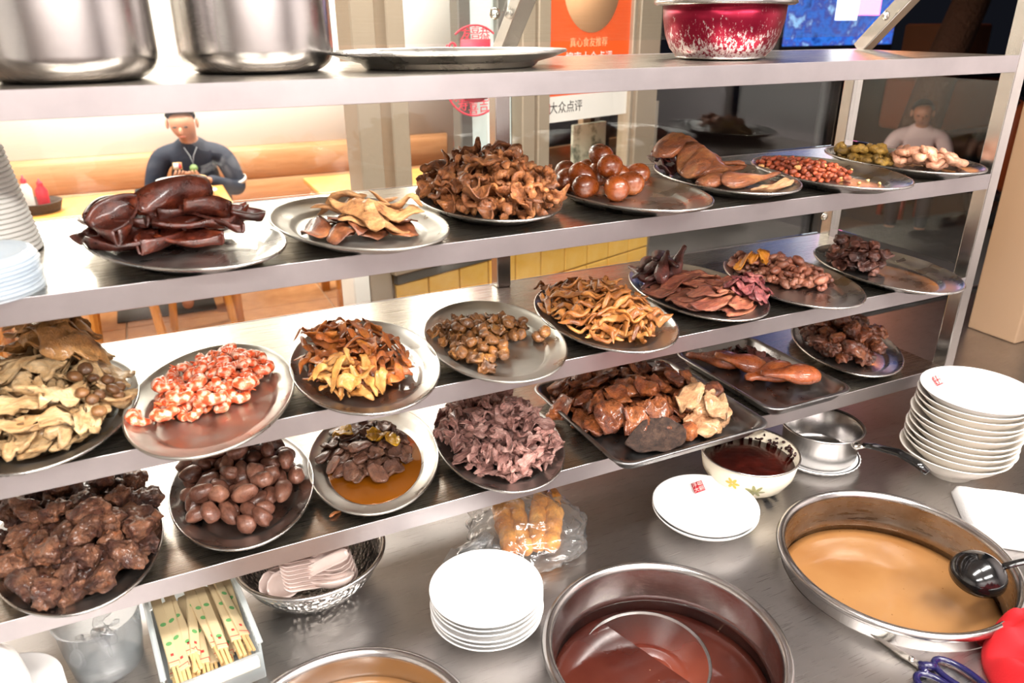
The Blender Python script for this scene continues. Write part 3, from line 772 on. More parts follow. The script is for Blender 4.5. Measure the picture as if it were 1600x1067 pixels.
def shrimp_mat():
    t = NT('shrimp_banded'); a = t.new('ShaderNodeAttribute', attribute_name='along')
    m = t.new('ShaderNodeMath', operation='MULTIPLY'); m.inputs[1].default_value = 6*2*PI; t.ln(a.outputs['Fac'], m.inputs[0])
    s = t.new('ShaderNodeMath', operation='SINE'); t.ln(m.outputs[0], s.inputs[0])
    n = t.noise(160, 3, 0.6, t.coords())
    ad = t.new('ShaderNodeMath', operation='ADD'); t.ln(s.outputs[0], ad.inputs[0]); t.ln(t.maprange(n, -2.2, 2.0), ad.inputs[1])
    r = t.maprange(ad.outputs[0], 0, 1, -1.4, 1.4)
    t.ln(t.ramp(r, [(0.2, '#cf4f28'), (0.5, '#dc7a50'), (0.85, '#e3b79f')]), t.p.inputs['Base Color'])
    t.set(Roughness=0.3); t.p.inputs['Coat Weight'].default_value = 0.4
    t.p.inputs['Subsurface Weight'].default_value = 0.15; t.p.inputs['Subsurface Radius'].default_value = (0.005, 0.002, 0.001)
    return t.m
FM['shrimp'] = shrimp_mat()

# ---------------------------------------------------------------- shelf two
tray('A', 0.111, 0.120, Z2, 112, 'oval steel tray heaped with dark glossy pig ears')
P = Pile(0.111, 0.120, Z2, 112); P.target((-0.035, 0.045), 0.115, 0.10, 40, 0.042)
ms = many('braised_pig_ear', lambda i: ear(0.085+0.02*(i % 3), 0.06+0.006*(i % 2), 0.0055, 100+i), 8, FM['ear'])
for i in range(19): P.drop('braised_pig_ear', ms, 'dark glossy braised pig ear heaped on oval tray', 'pig ear', 'braised pig ears', drape=7, keep=0.55)
P.drop('braised_pig_ear', ms, 'dark braised pig ear standing on the heap with its tip up', 'pig ear', 'braised pig ears', xy=(0.0, 0.035), q=0.75, tilt=0.1, pitch=1.1, scale=(1.0, 1.0))
for x_, y_, rx_, rz_ in ((-0.075, 0.02, 1.0, 0.5), (0.035, 0.02, -0.8, 0.2), (-0.085, 0.085, 0.7, 1.1)):
    P.drop('braised_pig_ear', ms, 'dark braised pig ear standing on the heap with its tip up', 'pig ear', 'braised pig ears', xy=(x_, y_), q=0.6, tilt=0.15, pitch=rx_, yaw=rz_, scale=(0.75, 0.85))
P.drop('braised_pig_ear_scrap', reg('braised_pig_ear_scrap', ear(0.04, 0.026, 0.006, 133), FM['ear']), 'small dark pig ear scrap alone on the bare tray side', 'pig ear', xy=(0.085, 0.015), tilt=0.1, scale=(1, 1))

tray('B', 0.343, 0.109, Z2, 102, 'oval steel tray of brown sheets and pale twisted meat strips', 'tray_worn')
P = Pile(0.343, 0.109, Z2, 102); P.target((-0.01, -0.012), 0.085, 0.06, -20, 0.022)
ms = many('braised_tongue_slice', lambda i: flake(0.075, 0.042, 0.004, 200+i, 0.5, 0.2), 6, FM['sheet'])
for i in range(13): P.drop('braised_tongue_slice', ms, 'brown braised slice with curled edges under pale strips', 'meat slice', 'brown slices on the oval tray', tilt=0.2, drape=3)
ms = many('pale_meat_strip', lambda i: strip(0.085, 0.016, 0.5, 220+i, 0.5, 0.35, 14, 9, 0.4, 2.0), 6, FM['pale_meat'])
P.target((0.012, -0.022), 0.062, 0.045, -25, 0.034)
for i in range(13): P.drop('pale_meat_strip', ms, 'pale twisted cooked meat strip lying on brown slices', 'meat strip', 'pale strips on the oval tray', tilt=0.15, yaw=-0.55, drape=3)

tray('C', 0.576, 0.175, Z2, 86, 'oval steel tray piled high with ruffled brown intestines')
P = Pile(0.576, 0.175, Z2, 86); P.target((0.005, 0.0), 0.150, 0.100, 97, 0.060, 0.9)
ms = many('braised_intestine', lambda i: curl(0.013+0.004*(i % 3), 0.013, 0.55, 300+i, 0.9, 0.22, 18, 9, 0.7), 10, FM['intestine'])
ms += many('braised_intestine', lambda i: flake(0.042, 0.026, 0.004, 320+i, 1.2, 0.5, 0.2), 5, FM['intestine'])
for i in range(165): P.drop('braised_intestine', ms, 'ruffled brown braised intestine piece in tall pile', 'intestine', 'braised intestine pieces', tilt=0.6, k=25)

tray('D', 0.809, 0.121, Z2, 96, 'oval steel tray holding a heap of brown soy eggs')
P = Pile(0.809, 0.121, Z2, 96)
eg = reg('soy_egg', ovoid(0.0255, 0.0200, 5, 0.0), FM['egg'])
for k_, (x_, y_, z_) in enumerate(((-0.061, 0.025, 0), (-0.020, -0.004, 0), (0.022, 0.018, 0), (-0.063, 0.088, 0), (-0.048, 0.060, 0.012), (0.018, 0.150, 0), (-0.03, 0.155, 0), (0.078, 0.080, 0), (-0.005, 0.075, 0.008), (0.045, 0.095, 0), (-0.008, 0.034, 0.029), (0.004, 0.088, 0.038))):
    o = put('soy_egg', eg, None, (0.809+x_, 0.121+y_, Z2+0.0005+0.0245+z_), (rng.normal()*0.2, rng.normal()*0.3, k_*1.3))
    sc_ = rng.uniform(0.98, 1.07); o.scale = (sc_, sc_, sc_)
    tag(o, 'brown soy braised egg resting on top of the other eggs' if k_ > 9 else 'brown soy braised egg lying at the bottom of the egg heap', 'egg', 'soy eggs on the tray')

tray('E', 1.045, 0.150, Z2, 82, 'oval steel tray of brown roast duck halves')
P = Pile(1.045, 0.150, Z2, 82); P.target((0.0, 0.0), 0.15, 0.075, 95, 0.032)
ms = many('roast_duck_piece', lambda i: leg_piece(0.135+0.015*(i % 3), 0.030, 400+i), 5, FM['duck'])
ms2 = many('roast_duck_scrap', lambda i: flake(0.06, 0.04, 0.006, 420+i, 0.9, 0.5, 0.3), 4, FM['tongue'])
for i in range(8): P.drop('roast_duck_scrap', ms2, 'dark reddish duck scrap at the back of the duck tray', 'duck meat', 'dark duck scraps', xy=(rng.uniform(-0.06, -0.0), rng.uniform(0.06, 0.145)), drape=4)
for q, y in (((-0.02, -0.02), 0.35), ((0.015, 0.02), 0.1), ((0.0, 0.06), 0.4), ((-0.025, 0.02), 0.2), ((0.02, -0.055), 0.1), ((0.012, 0.08), -0.2), ((-0.015, 0.09), 0.3)):
    P.drop('roast_duck_piece', ms, 'long brown roast duck piece with skin', 'duck meat', 'roast duck pieces', xy=q, yaw=y, tilt=0.12, scale=(0.8, 1.0), drape=6)
P.drop('roast_duck_slice', reg('roast_duck_slice', flake(0.09, 0.032, 0.007, 437, 0.5, 0.2), FM['duckpale']), 'pale pink cut duck slice at the front of the duck tray', 'duck meat', xy=(0.025, -0.105), yaw=0.2, tilt=0.1, scale=(1, 1), drape=4)

tray('F', 1.244, 0.092, Z2, 85, 'oval steel tray half covered with reddish fried peanuts')
P = Pile(1.244, 0.092, Z2, 85); P.target((-0.012, 0.062), 0.105, 0.062, 105, 0.020)
pn = [reg('fried_peanut', ovoid(0.0068, 0.0044, 500+i, 0.06), FM['peanut']) for i in range(3)]
pb = reg('fried_peanut', ovoid(0.0068, 0.0044, 510, 0.06), FM['peanut_bare'])
for i in range(285):
    bare = i % 22 == 5
    P.drop('fried_peanut', pb if bare else pn, 'pale skinned fried peanut in the peanut heap' if bare else 'red skinned fried peanut in the peanut heap', 'peanut', 'fried peanuts', tilt=0.5, k=20)
for q in ((0.03, -0.03), (0.02, -0.06), (0.05, -0.08), (0.055, -0.05)):
    P.drop('peanut_crumb', reg('peanut_crumb', chunk(0.0035, int(q[0]*900)), FM['peanut_bare']), 'tiny pale peanut crumb on the bare tray', 'crumb', 'peanut crumbs', xy=q, scale=(0.8, 1.1))

tray('G', 1.481, 0.124, Z2, 87, 'oval steel tray of ochre curls and pink squid rolls by the post')
P = Pile(1.481, 0.124, Z2, 87); P.target((-0.025, 0.075), 0.07, 0.055, 110, 0.026)
ms = many('ochre_tripe_curl', lambda i: curl(0.013, 0.017, 0.8, 600+i, 0.7, 0.12, 18, 10, 0.4), 5, FM['olive'])
for i in range(17): P.drop('ochre_tripe_curl', ms, 'ochre yellow curled tripe piece beside the squid rolls', 'tripe', 'ochre tripe curls', tilt=0.5)
P.target((0.03, -0.02), 0.085, 0.05, 110, 0.026)
ms = many('pink_squid_roll', lambda i: curl(0.019, 0.024, 0.6, 620+i, 0.65, 0.1, 18, 10, 0.5), 5, FM['squid'])
for i in range(13): P.drop('pink_squid_roll', ms, 'thick pinkish tan squid roll beside ochre tripe', 'squid', 'pink squid rolls', tilt=0.5)

# ---------------------------------------------------------------- shelf three
tray('H', -0.092, 0.136, Z3, 86, 'oval steel tray heaped with pale torn chicken')
P = Pile(-0.092, 0.136, Z3, 86); P.target((-0.005, 0.0), 0.14, 0.095, 90, 0.050, 0.6)
ms = many('torn_chicken', lambda i: flake(0.060+0.012*(i % 3), 0.026+0.004*(i % 2), 0.0105, 700+i, 0.7, 0.5, 0.42, 11, 8), 12, FM['chicken'])
mk = many('chicken_skin', lambda i: flake(0.070, 0.045, 0.005, 720+i, 0.6, 0.5, 0.35, 11, 9), 6, FM['chicken_skin'])
mm = many('small_mushroom', lambda i: blob(0.009, 0.009, 0.006, 0.15, 2, 740+i), 3, FM['mushroom'])
for i in range(105): P.drop('torn_chicken', ms, 'pale torn piece of cooked chicken in the heap', 'chicken', 'torn chicken pieces', tilt=0.3, drape=4)
P.target((0.02, 0.03), 0.075, 0.06, 90, 0.062, 0.6)
for i in range(13): P.drop('chicken_skin', mk, 'golden brown chicken skin piece lying over torn chicken', 'chicken', 'chicken skins', tilt=0.15, drape=4)
P.target((0.02, -0.03), 0.09, 0.075, 90, 0.05)
for i in range(11): P.drop('small_mushroom', mm, 'small brown mushroom tucked among the torn chicken', 'mushroom', 'mushrooms in the chicken')

tray('I', 0.112, 0.082, Z3, 77, 'oval steel tray with a small heap of peeled shrimps', 'tray_worn')
P = Pile(0.112, 0.082, Z3, 77); P.target((0.005, 0.045), 0.100, 0.062, 48, 0.028)
sm, kid = [], {}
tm_ = food('shrimp_tail', ['#b8431c', '#e07038'], 0.35, 60)
for i in range(7):
    b, tt, tl = shrimp_piece(800+i)
    me = reg('peeled_shrimp', b, FM['shrimp'], t=tt); sm.append(me)
    kid[me.name] = [('tail', mesh_of('tail', *tl, tm_))]
for i in range(80): P.drop('peeled_shrimp', sm, 'orange and white peeled shrimp in the heap', 'shrimp', 'peeled shrimps in the heap', tilt=0.45, kids=kid, scale=(1.0, 1.3))
for q in ((-0.095, -0.03), (-0.062, -0.042), (-0.04, -0.025), (0.0, -0.035), (-0.058, 0.0), (0.045, -0.005)):
    P.drop('peeled_shrimp', sm, 'loose peeled shrimp lying apart in front of the heap', 'shrimp', 'loose shrimps', xy=q, tilt=0.1, kids=kid, scale=(1.25, 1.4))

tray('J', 0.333, 0.094, Z3, 84, 'oval steel tray of orange brown braised strips')
P = Pile(0.333, 0.094, Z3, 84); P.target((-0.01, 0.035), 0.125, 0.085, 95, 0.042)
ms = many('braised_pork_skin_strip', lambda i: strip(0.05+0.012*(i % 4), 0.012+0.002*(i % 3), 0.32, 900+i, 1.0, 0.3, 12, 8, 0.5, 1.5), 10, FM['strip'])
for i in range(125): P.drop('braised_pork_skin_strip', ms, 'flat orange brown braised skin strip in the tangle', 'meat strip', 'braised skin strips', tilt=0.35, k=25, drape=2)
ms = many('braised_pork_skin_strip', lambda i: strip(0.045, 0.013, 0.35, 930+i, 0.8, 0.3, 12, 8, 0.5, 1.2), 5, FM['strip_pale'])
P.target((-0.035, -0.065), 0.05, 0.035, 150, 0.022)
for i in range(18): P.drop('braised_pork_skin_strip', ms, 'pale yellow braised skin strip at the front of the tangle', 'meat strip', 'pale skin strips', tilt=0.25, drape=2)

tray('K', 0.551, 0.097, Z3, 82, 'oval steel tray with a thin heap of small ochre gizzards', 'tray_worn')
P = Pile(0.551, 0.097, Z3, 82); P.target((-0.005, 0.045), 0.085, 0.055, -12, 0.020); P.add_target((-0.035, -0.025), 0.05, 0.05, 60, 0.016)
ms = many('ochre_gizzard', lambda i: blob(0.0115, 0.0095, 0.008, 0.22, 2.6, 1000+i), 6, FM['gizzard'])
ms += many('ochre_gizzard', lambda i: flake(0.026, 0.017, 0.006, 1010+i, 0.8, 0.5, 0.3), 4, FM['gizzard'])
for i in range(85): P.drop('ochre_gizzard', ms, 'small ochre brown gizzard in the thin heap', 'gizzard', 'small ochre gizzards', tilt=0.4)
for q in ((-0.05, -0.09), (-0.06, -0.075), (0.075, -0.015), (0.085, -0.02)):
    P.drop('ochre_gizzard', ms, 'ochre gizzard scrap lying apart from the thin heap', 'gizzard', 'stray gizzard scraps', xy=q)

tray('L', 0.769, 0.108, Z3, 85, 'oval steel tray tangled with tan squid tentacles')
P = Pile(0.769, 0.108, Z3, 85); P.target((0.0, 0.015), 0.140, 0.088, 95, 0.042)
ms = many('purple_squid_piece', lambda i: blob(0.016, 0.013, 0.010, 0.25, 3, 1130+i), 3, FM['tongue'])
for i in range(7): P.drop('purple_squid_piece', ms, 'dark purple squid head piece among tentacles', 'squid', 'squid head pieces', q=0.8, tilt=0.3)
ms = many('squid_tentacle', lambda i: strip(0.065+0.012*(i % 4), 0.0088+0.001*(i % 3), 1.0, 1100+i, 1.7, 0.3, 18, 8, 0.35, 0.2), 12, FM['tentacle'])
for i in range(140): P.drop('squid_tentacle', ms, 'curved tan squid tentacle in the glossy tangle', 'squid', 'squid tentacles', tilt=0.3, k=25, drape=2)

tray('M', 1.002, 0.146, Z3, 84, 'oval steel tray of dark red tongues and sliced fibrous meat')
P = Pile(1.002, 0.146, Z3, 84); P.target((0.005, -0.02), 0.12, 0.088, 97, 0.036)
ms = many('sliced_red_meat', lambda i: flake(0.08, 0.032, 0.006, 1200+i, 0.35, 0.25, 0.25), 7, FM['redmeat'])
for i in range(40): P.drop('sliced_red_meat', ms, 'reddish fibrous cooked meat slice stacked on tray', 'meat slice', 'fibrous red meat slices', tilt=0.15, yaw=-0.3, drape=3)
ms = many('dark_pork_tongue', lambda i: leg_piece(0.085, 0.018, 1220+i), 4, FM['tongue'])
P.target((-0.03, 0.08), 0.05, 0.065, 0, 0.058)
for i in range(9): P.drop('dark_pork_tongue', ms, 'dark red pork tongue piece behind the slices', 'pork tongue', 'dark pork tongues', tilt=0.4)
P.drop('dark_pork_tongue', ms, 'dark pork tongue piece sticking upright from the heap', 'pork tongue', 'dark pork tongues', xy=(0.0, 0.05), q=0.7, tilt=0.1, pitch=0.0, scale=(0.8, 0.8)).rotation_euler = (0.2, -1.25, 0.3)
ms = many('purple_meat_scrap', lambda i: flake(0.04, 0.026, 0.006, 1240+i, 0.6, 0.5, 0.35), 4, food('purple_meat', ['#3f1518', '#7a3a3c', '#9c6258'], 0.3, 40))
P.target((0.05, -0.085), 0.045, 0.04, 0, 0.03)
for i in range(14): P.drop('purple_meat_scrap', ms, 'small purple red meat scrap at the front of the slices', 'meat scrap', 'purple meat scraps', drape=3)

tray('N', 1.213, 0.113, Z3, 80, 'oval steel tray of small pinkish brown offal pieces')
P = Pile(1.213, 0.113, Z3, 80); P.target((0.015, 0.055), 0.115, 0.062, 107, 0.028)
ms = many('pinkish_offal', lambda i: blob(0.014, 0.0095, 0.0085, 0.25, 2.4, 1300+i), 5, FM['kidney'])
ms += many('pinkish_offal', lambda i: curl(0.010, 0.012, 0.8, 1310+i, 0.7, 0.15, 14, 9, 0.4), 4, FM['kidney'])
for i in range(95): P.drop('pinkish_offal', ms, 'small pinkish brown offal piece in the heap', 'offal', 'pinkish offal pieces', tilt=0.5)
ob = many('orange_offal', lambda i: flake(0.034, 0.02, 0.006, 1330+i, 0.6, 0.4), 2, FM['orange_bit'])
for q in ((-0.03, 0.075), (-0.02, 0.062), (-0.045, 0.09)): P.drop('orange_offal', ob, 'orange strip on top of the pinkish offal', 'offal', 'orange offal strips', xy=q, drape=3)

tray('O', 1.447, 0.085, Z3, 83, 'oval steel tray by the post with a small dark offal heap')
P = Pile(1.447, 0.085, Z3, 83); P.target((-0.02, 0.06), 0.062, 0.052, 100, 0.036, 0.5)
ms = many('dark_offal_chunk', lambda i: chunk(0.016, 1400+i, 3, 0.5), 6, FM['dark'])
ms += many('dark_offal_chunk', lambda i: flake(0.042, 0.028, 0.006, 1410+i, 0.6, 0.4, 0.3), 4, FM['dark'])
for i in range(48): P.drop('dark_offal_chunk', ms, 'dark purplish offal chunk in the small heap', 'offal', 'dark offal chunks', tilt=0.4)

# ---------------------------------------------------------------- shelf four
tray('P', -0.099, 0.125, Z4, 98, 'oval steel tray heaped with dark chopped neck pieces')
P = Pile(-0.099, 0.125, Z4, 98); P.target((0.0, 0.0), 0.158, 0.106, 96, 0.045, 0.5)
ms = many('braised_neck_piece', lambda i: chunk(0.0235, 1500+i, 4, 0.55), 10, FM['neck'])
for i in range(78): P.drop('braised_neck_piece', ms, 'dark brown chopped neck piece in the heap', 'neck meat', 'chopped neck pieces', tilt=0.5)
a = np.linspace(0.2, 2.9, 22)
cv = np.stack([0.055*np.cos(a), 0.08*np.sin(a), 0.006*np.sin(a*2)], 1)
P.drop('braised_pig_tail', reg('braised_pig_tail', tube(cv, np.interp(a, [0.2, 1.4, 2.9], [0.006, 0.011, 0.013])*(1+0.1*np.sin(a*14)), 9), FM['dark']), 'dark curved pig tail hooked over the neck pieces', 'pig tail', xy=(-0.065, 0.03), yaw=0.6, tilt=0.1, scale=(1, 1))

tray('Q', 0.135, 0.167, Z4, 85, 'oval steel tray of smooth taupe brown hearts')
P = Pile(0.135, 0.167, Z4, 85); P.target((-0.005, 0.015), 0.135, 0.098, 92, 0.042, 0.6)
ms = many('braised_heart', lambda i: ovoid(0.0175+0.003*(i % 3), 0.0130, 1600+i, 0.26), 10, FM['heart'])
for i in range(88): P.drop('braised_heart', ms, 'smooth taupe brown braised heart in the heap', 'heart', 'braised hearts', tilt=0.5)

ms = many('heart_trimming', lambda i: flake(0.045, 0.028, 0.006, 1650+i, 0.9, 0.6, 0.4), 4, FM['neck'])
P.target((0.0, 0.06), 0.06, 0.06, 0, 0.05)
for i in range(12): P.drop('heart_trimming', ms, 'dark torn trimming among the braised hearts', 'meat scrap', 'trimmings among the hearts', drape=3)

tray('R', 0.351, 0.161, Z4, 75, 'oval steel tray of sliced gizzards in orange oil', 'tray_worn')
P = Pile(0.351, 0.161, Z4, 75)
oil = NT('orange_oil'); oil.set(Base_Color=lin('#7c4409'), Roughness=0.06); oil.p.inputs['Coat Weight'].default_value = 0.5
oo = obj('orange_oil', lathe([(0, 0.0), (0.72, 0.0), (0.735, 0.0012), (0.72, 0.0022), (0.0, 0.0022)], 64, TA, TB), oil.m, None, (0.351, 0.161, Z4+0.0038), (0, 0, math.radians(75)))
tag(oo, 'orange oil pooled in the tray of sliced gizzards', 'oil')
P.H = np.maximum(P.H, 0.0060); P.target((-0.008, 0.03), 0.105, 0.080, 70, 0.034, 0.5)
ms = many('sliced_gizzard', lambda i: flake(0.042, 0.026, 0.007, 1700+i, 0.6, 0.35, 0.15), 7, FM['slice'])
ms += many('sliced_gizzard', lambda i: blob(0.018, 0.012, 0.009, 0.15, 2.4, 1715+i), 3, FM['slice'])
for i in range(60): P.drop('sliced_gizzard', ms, 'grey brown sliced gizzard in orange oil', 'gizzard', 'sliced gizzards', tilt=0.3, drape=3)
ms = many('yellow_skin_piece', lambda i: flake(0.045, 0.028, 0.003, 1730+i, 0.5, 0.5), 3, FM['yellow_skin'])
for q in ((0.015, 0.02), (0.035, 0.0), (-0.04, 0.055)): P.drop('yellow_skin_piece', ms, 'glossy yellow skin piece on the sliced gizzards', 'skin', 'yellow skins', xy=q, tilt=0.1, drape=4)

tray('S', 0.566, 0.120, Z4, 81, 'oval steel tray heaped with mauve shaved beef')
P = Pile(0.566, 0.120, Z4, 81); P.target((-0.004, 0.0), 0.135, 0.096, 93, 0.058, 0.7)
ms = many('shaved_beef', lambda i: flake(0.038+0.006*(i % 3), 0.022, 0.0022, 1800+i, 1.0, 0.75, 0.45, 9, 8), 14, FM['beef'])
for i in range(200): P.drop('shaved_beef', ms, 'thin mauve shaved beef flake in the heap', 'beef', 'shaved beef flakes', tilt=0.75, k=25, drape=2 if i < 60 else 0, q=0.72)

def pan(hx, hy, rz, loc, label):
    prof = [(0.030, 0.0), (0.022, 0.003), (0.008, 0.024), (0.002, 0.028), (-0.002, 0.029), (-0.006, 0.027), (-0.005, 0.025), (0.0, 0.024), (0.014, 0.003), (0.022, 0.0)]
    # inside from the centre outwards, then down the outside
    ins = [(0.030, 0.003), (0.018, 0.0045), (0.010, 0.012), (0.004, 0.024), (0.0, 0.028), (-0.006, 0.029), (-0.009, 0.027), (-0.007, 0.0245), (0.001, 0.022), (0.008, 0.010), (0.015, 0.002), (0.024, 0.0)]
    rings = [rrect(hx-d_, hy-d_, max(0.012, 0.030-d_*0.6), z) for d_, z in ins]
    V, F = loft(rings, True, True)
    return tag(obj('baking_pan', (V, F), MAT['pan'], None, loc, (0, 0, rz)), label, 'pan')
pan(0.158, 0.162, 0.0, (0.868, 0.098, Z4+0.0005), 'rectangular steel baking pan full of chopped roast duck')
P = Pile(0.868, 0.098, Z4, shape='flat'); P.target((-0.012, 0.045), 0.150, 0.125, 0, 0.046, 0.35)
ms = many('chopped_duck', lambda i: chunk(0.029, 1900+i, 3, 0.55), 8, FM['duckmeat'])
ms += many('chopped_duck', lambda i: flake(0.066, 0.040, 0.017, 1910+i, 0.9, 0.6, 0.42, 11, 9), 8, FM['duckmeat'])
for i in range(66): P.drop('chopped_duck', ms, 'glossy brown chopped roast duck piece in baking pan', 'duck meat', 'chopped roast duck', tilt=0.4, drape=4)
ms = many('pale_duck_slice', lambda i: flake(0.075, 0.045, 0.008, 1930+i, 0.8, 0.45, 0.2), 4, FM['duckpale'])
P.target((0.075, -0.075), 0.06, 0.05, 0, 0.04)
for i in range(8): P.drop('pale_duck_slice', ms, 'pale folded duck slice at the front of the baking pan', 'duck meat', 'pale duck slices', tilt=0.45, drape=4)
for q in ((0.02, -0.11), (0.12, -0.05)): P.drop('chopped_duck', ms[:1] and many('chopped_duck', lambda i: chunk(0.024, 1950+i, 3, 0.35), 2, FM['duckmeat']), 'glossy brown chopped roast duck piece in baking pan', 'duck meat', 'chopped roast duck', xy=q)
P.drop('spongy_slab', reg('spongy_slab', flake(0.115, 0.060, 0.010, 1977, 0.12, 0.14, 0.16, 15, 11), FM['slab']), 'dark grey spongy slab at the front of the duck pan', 'meat slab', xy=(-0.045, -0.105), yaw=0.1, scale=(1, 1), drape=6)

pan(0.102, 0.150, 0.0, (1.174, 0.124, Z4+0.0005), 'rectangular steel baking pan with four glazed duck legs')
P = Pile(1.174, 0.124, Z4, shape='flat')
ms = many('glazed_duck_leg', lambda i: leg_piece(0.130, 0.032, 2000+i), 3, FM['ducklegskin'])
for q, y in (((-0.025, 0.10), 2.75), ((0.0, 0.048), 2.7), ((0.020, -0.005), 2.75), ((0.042, -0.050), 2.95)):
    P.drop('glazed_duck_leg', ms, 'glazed orange brown duck leg in the small baking pan', 'duck leg', 'glazed duck legs', xy=q, yaw=y, q=0.96, tilt=0.05, scale=(0.9, 1.0), align=0.4)
ms = many('dark_trimming', lambda i: flake(0.04, 0.022, 0.005, 2010+i, 0.9, 0.6, 0.35), 3, FM['tongue'])
for q in ((0.04, 0.12), (0.07, 0.12), (0.08, 0.05), (0.075, 0.09), (0.02, 0.13)): P.drop('dark_trimming', ms, 'dark trimming behind the glazed duck legs', 'meat scrap', 'dark trimmings', xy=q, drape=3)

tray('W', 1.462, 0.160, Z4, 62, 'oval steel tray of dark red brown meat chunks near the post')
P = Pile(1.462, 0.160, Z4, 62); P.target((0.0, 0.01), 0.115, 0.088, 60, 0.055, 0.5)
ms = many('braised_meat_chunk', lambda i: chunk(0.025, 2100+i, 4, 0.45), 7, food('braised_chunk', ['#2e120a', '#5f2f1a', '#8a5028'], 0.3, 28, 110, 0.6, 0.45, 0.3))
for i in range(44): P.drop('braised_meat_chunk', ms, 'dark red brown braised meat chunk in the heap', 'meat chunk', 'braised meat chunks', tilt=0.4)
frag = reg('meat_fragment', strip(0.026, 0.007, 0.6, 2200, 0.3, 0.1), FM['intestine'])
tag(put('meat_fragment', frag, None, (0.255, 0.045, Z4+0.0035), (0, 0, 0.5)), 'small brown meat fragment dropped on the bare shelf', 'crumb')
# ---------------------------------------------------------------- top shelf
def shell(prof_out, th, seg=64, close_bottom=True):
    """lathe of an open vessel: outside bottom centre -> rim -> inside bottom centre"""
    inn = [(max(r-th, 0), z+th*(0.9 if i < 3 else 0)) for i, (r, z) in enumerate(prof_out)]
    return lathe([(0, prof_out[0][1])] + prof_out + inn[::-1] + [(0, prof_out[0][1]+th)], seg)
def stockpot(loc, r, h, label):
    t = thing('stock_pot', label, 'pot', loc, 0, 'stock pots on the top shelf')
    c = 0.03
    prof = [(r-c, 0.0)] + [(r-c+c*math.sin(a), c-c*math.cos(a)) for a in np.linspace(0.2, PI/2, 7)] + [(r, h*0.5), (r, h), (r+0.006, h+0.002), (r+0.007, h+0.006)]
    obj('body', shell(prof, 0.002, 72), MAT['pot'], t)
    for s in (-1, 1):
        obj('handle', tube([(s*r, -0.035, h*0.8), (s*(r+0.03), -0.03, h*0.81), (s*(r+0.035), 0, h*0.81), (s*(r+0.03), 0.03, h*0.81), (s*r, 0.035, h*0.8)], 0.005, 8), MAT['pot'], t)
    return t
stockpot((0.022, 0.135, Z1), 0.098, 0.20, 'stainless steel stock pot on the top shelf farther from the red bowl')
stockpot((0.248, 0.205, Z1), 0.103, 0.20, 'stainless steel stock pot on the top shelf nearer the flat tray')
o = put('oval_tray', OVAL['tray'], None, (0.515, 0.155, Z1+0.0005), (0, 0, math.radians(-8))); o.scale = (1.0, 1.0, 1.15)
tag(o, 'empty oval steel tray on the top shelf beside a stock pot', 'tray', 'oval steel serving trays on the rack')
t = NT('red_anodised'); t.set(Metallic=0.8, Roughness=0.3)
v = t.coords((60, 60, 25)); nz = t.noise(3.2, 6, 0.75, v)
sep = t.new('ShaderNodeSeparateXYZ'); t.ln(t.coords(), sep.inputs[0])
low = t.maprange(sep.outputs[2], 0.24, 0.02, 0.0, 0.075)
ad = t.new('ShaderNodeMath', operation='ADD'); t.ln(nz, ad.inputs[0]); t.ln(low, ad.inputs[1])
t.ln(t.ramp(ad.outputs[0], [(0.0, '#750e28'), (0.66, '#84122c'), (0.71, '#d0c4c5')]), t.p.inputs['Base Color'])
rb = thing('red_mixing_bowl', 'scratched metallic red mixing bowl with steel rim on the top shelf', 'bowl', (1.022, 0.165, Z1))
prof = [(0.062, 0.0), (0.075, 0.004), (0.088, 0.018), (0.097, 0.04), (0.102, 0.065), (0.1035, 0.088)]
obj('body', shell(prof, 0.0015, 72), t.m, rb)
obj('rim', lathe([(0.102, 0.087), (0.114, 0.086), (0.1195, 0.0895), (0.1185, 0.0945), (0.112, 0.096), (0.101, 0.092), (0.102, 0.087)], 72), MAT['pot'], rb)
obj('base_ring', lathe([(0.05, 0.0005), (0.064, 0.0), (0.077, 0.0035), (0.0765, 0.006), (0.07, 0.002)], 64), MAT['pot'], rb)

# ---------------------------------------------------------------- paper bowls and lids on shelf two
pbm = mesh_of('paper_bowl', *lathe([(0, 0.060), (0.034, 0.060), (0.036, 0.062), (0.0555, 0.003), (0.058, 0.003), (0.0595, 0.0), (0.0575, -0.002), (0.0555, 0.001), (0.034, 0.058), (0, 0.058)], 48), MAT['paper_bowl'])
for k in range(22):
    tag(put('paper_bowl', pbm, None, (-0.123-0.0009*k, 0.232+0.0005*k, Z2+0.003+0.0062*k)), 'white ribbed paper bowl nested upside down in a tall stack', 'bowl', 'stacked paper bowls')
lidm = mesh_of('plastic_dish', *lathe([(0, 0.007), (0.030, 0.007), (0.034, 0.005), (0.050, 0.006), (0.054, 0.008), (0.060, 0.007), (0.0635, 0.001), (0.0645, 0.0), (0.0625, 0.0), (0.059, 0.006), (0.054, 0.0068), (0.050, 0.0048), (0.034, 0.0038), (0.0, 0.0055)], 56), MAT['lid_plastic'])
for k in range(9):
    tag(put('plastic_dish', lidm, None, (-0.112+0.001*math.sin(k*2.1), 0.045+0.001*math.cos(k*1.7), Z2+0.0005+0.0048*k)), 'round shallow clear plastic dish in the stack beside paper bowls', 'dish', 'stacked plastic dishes')

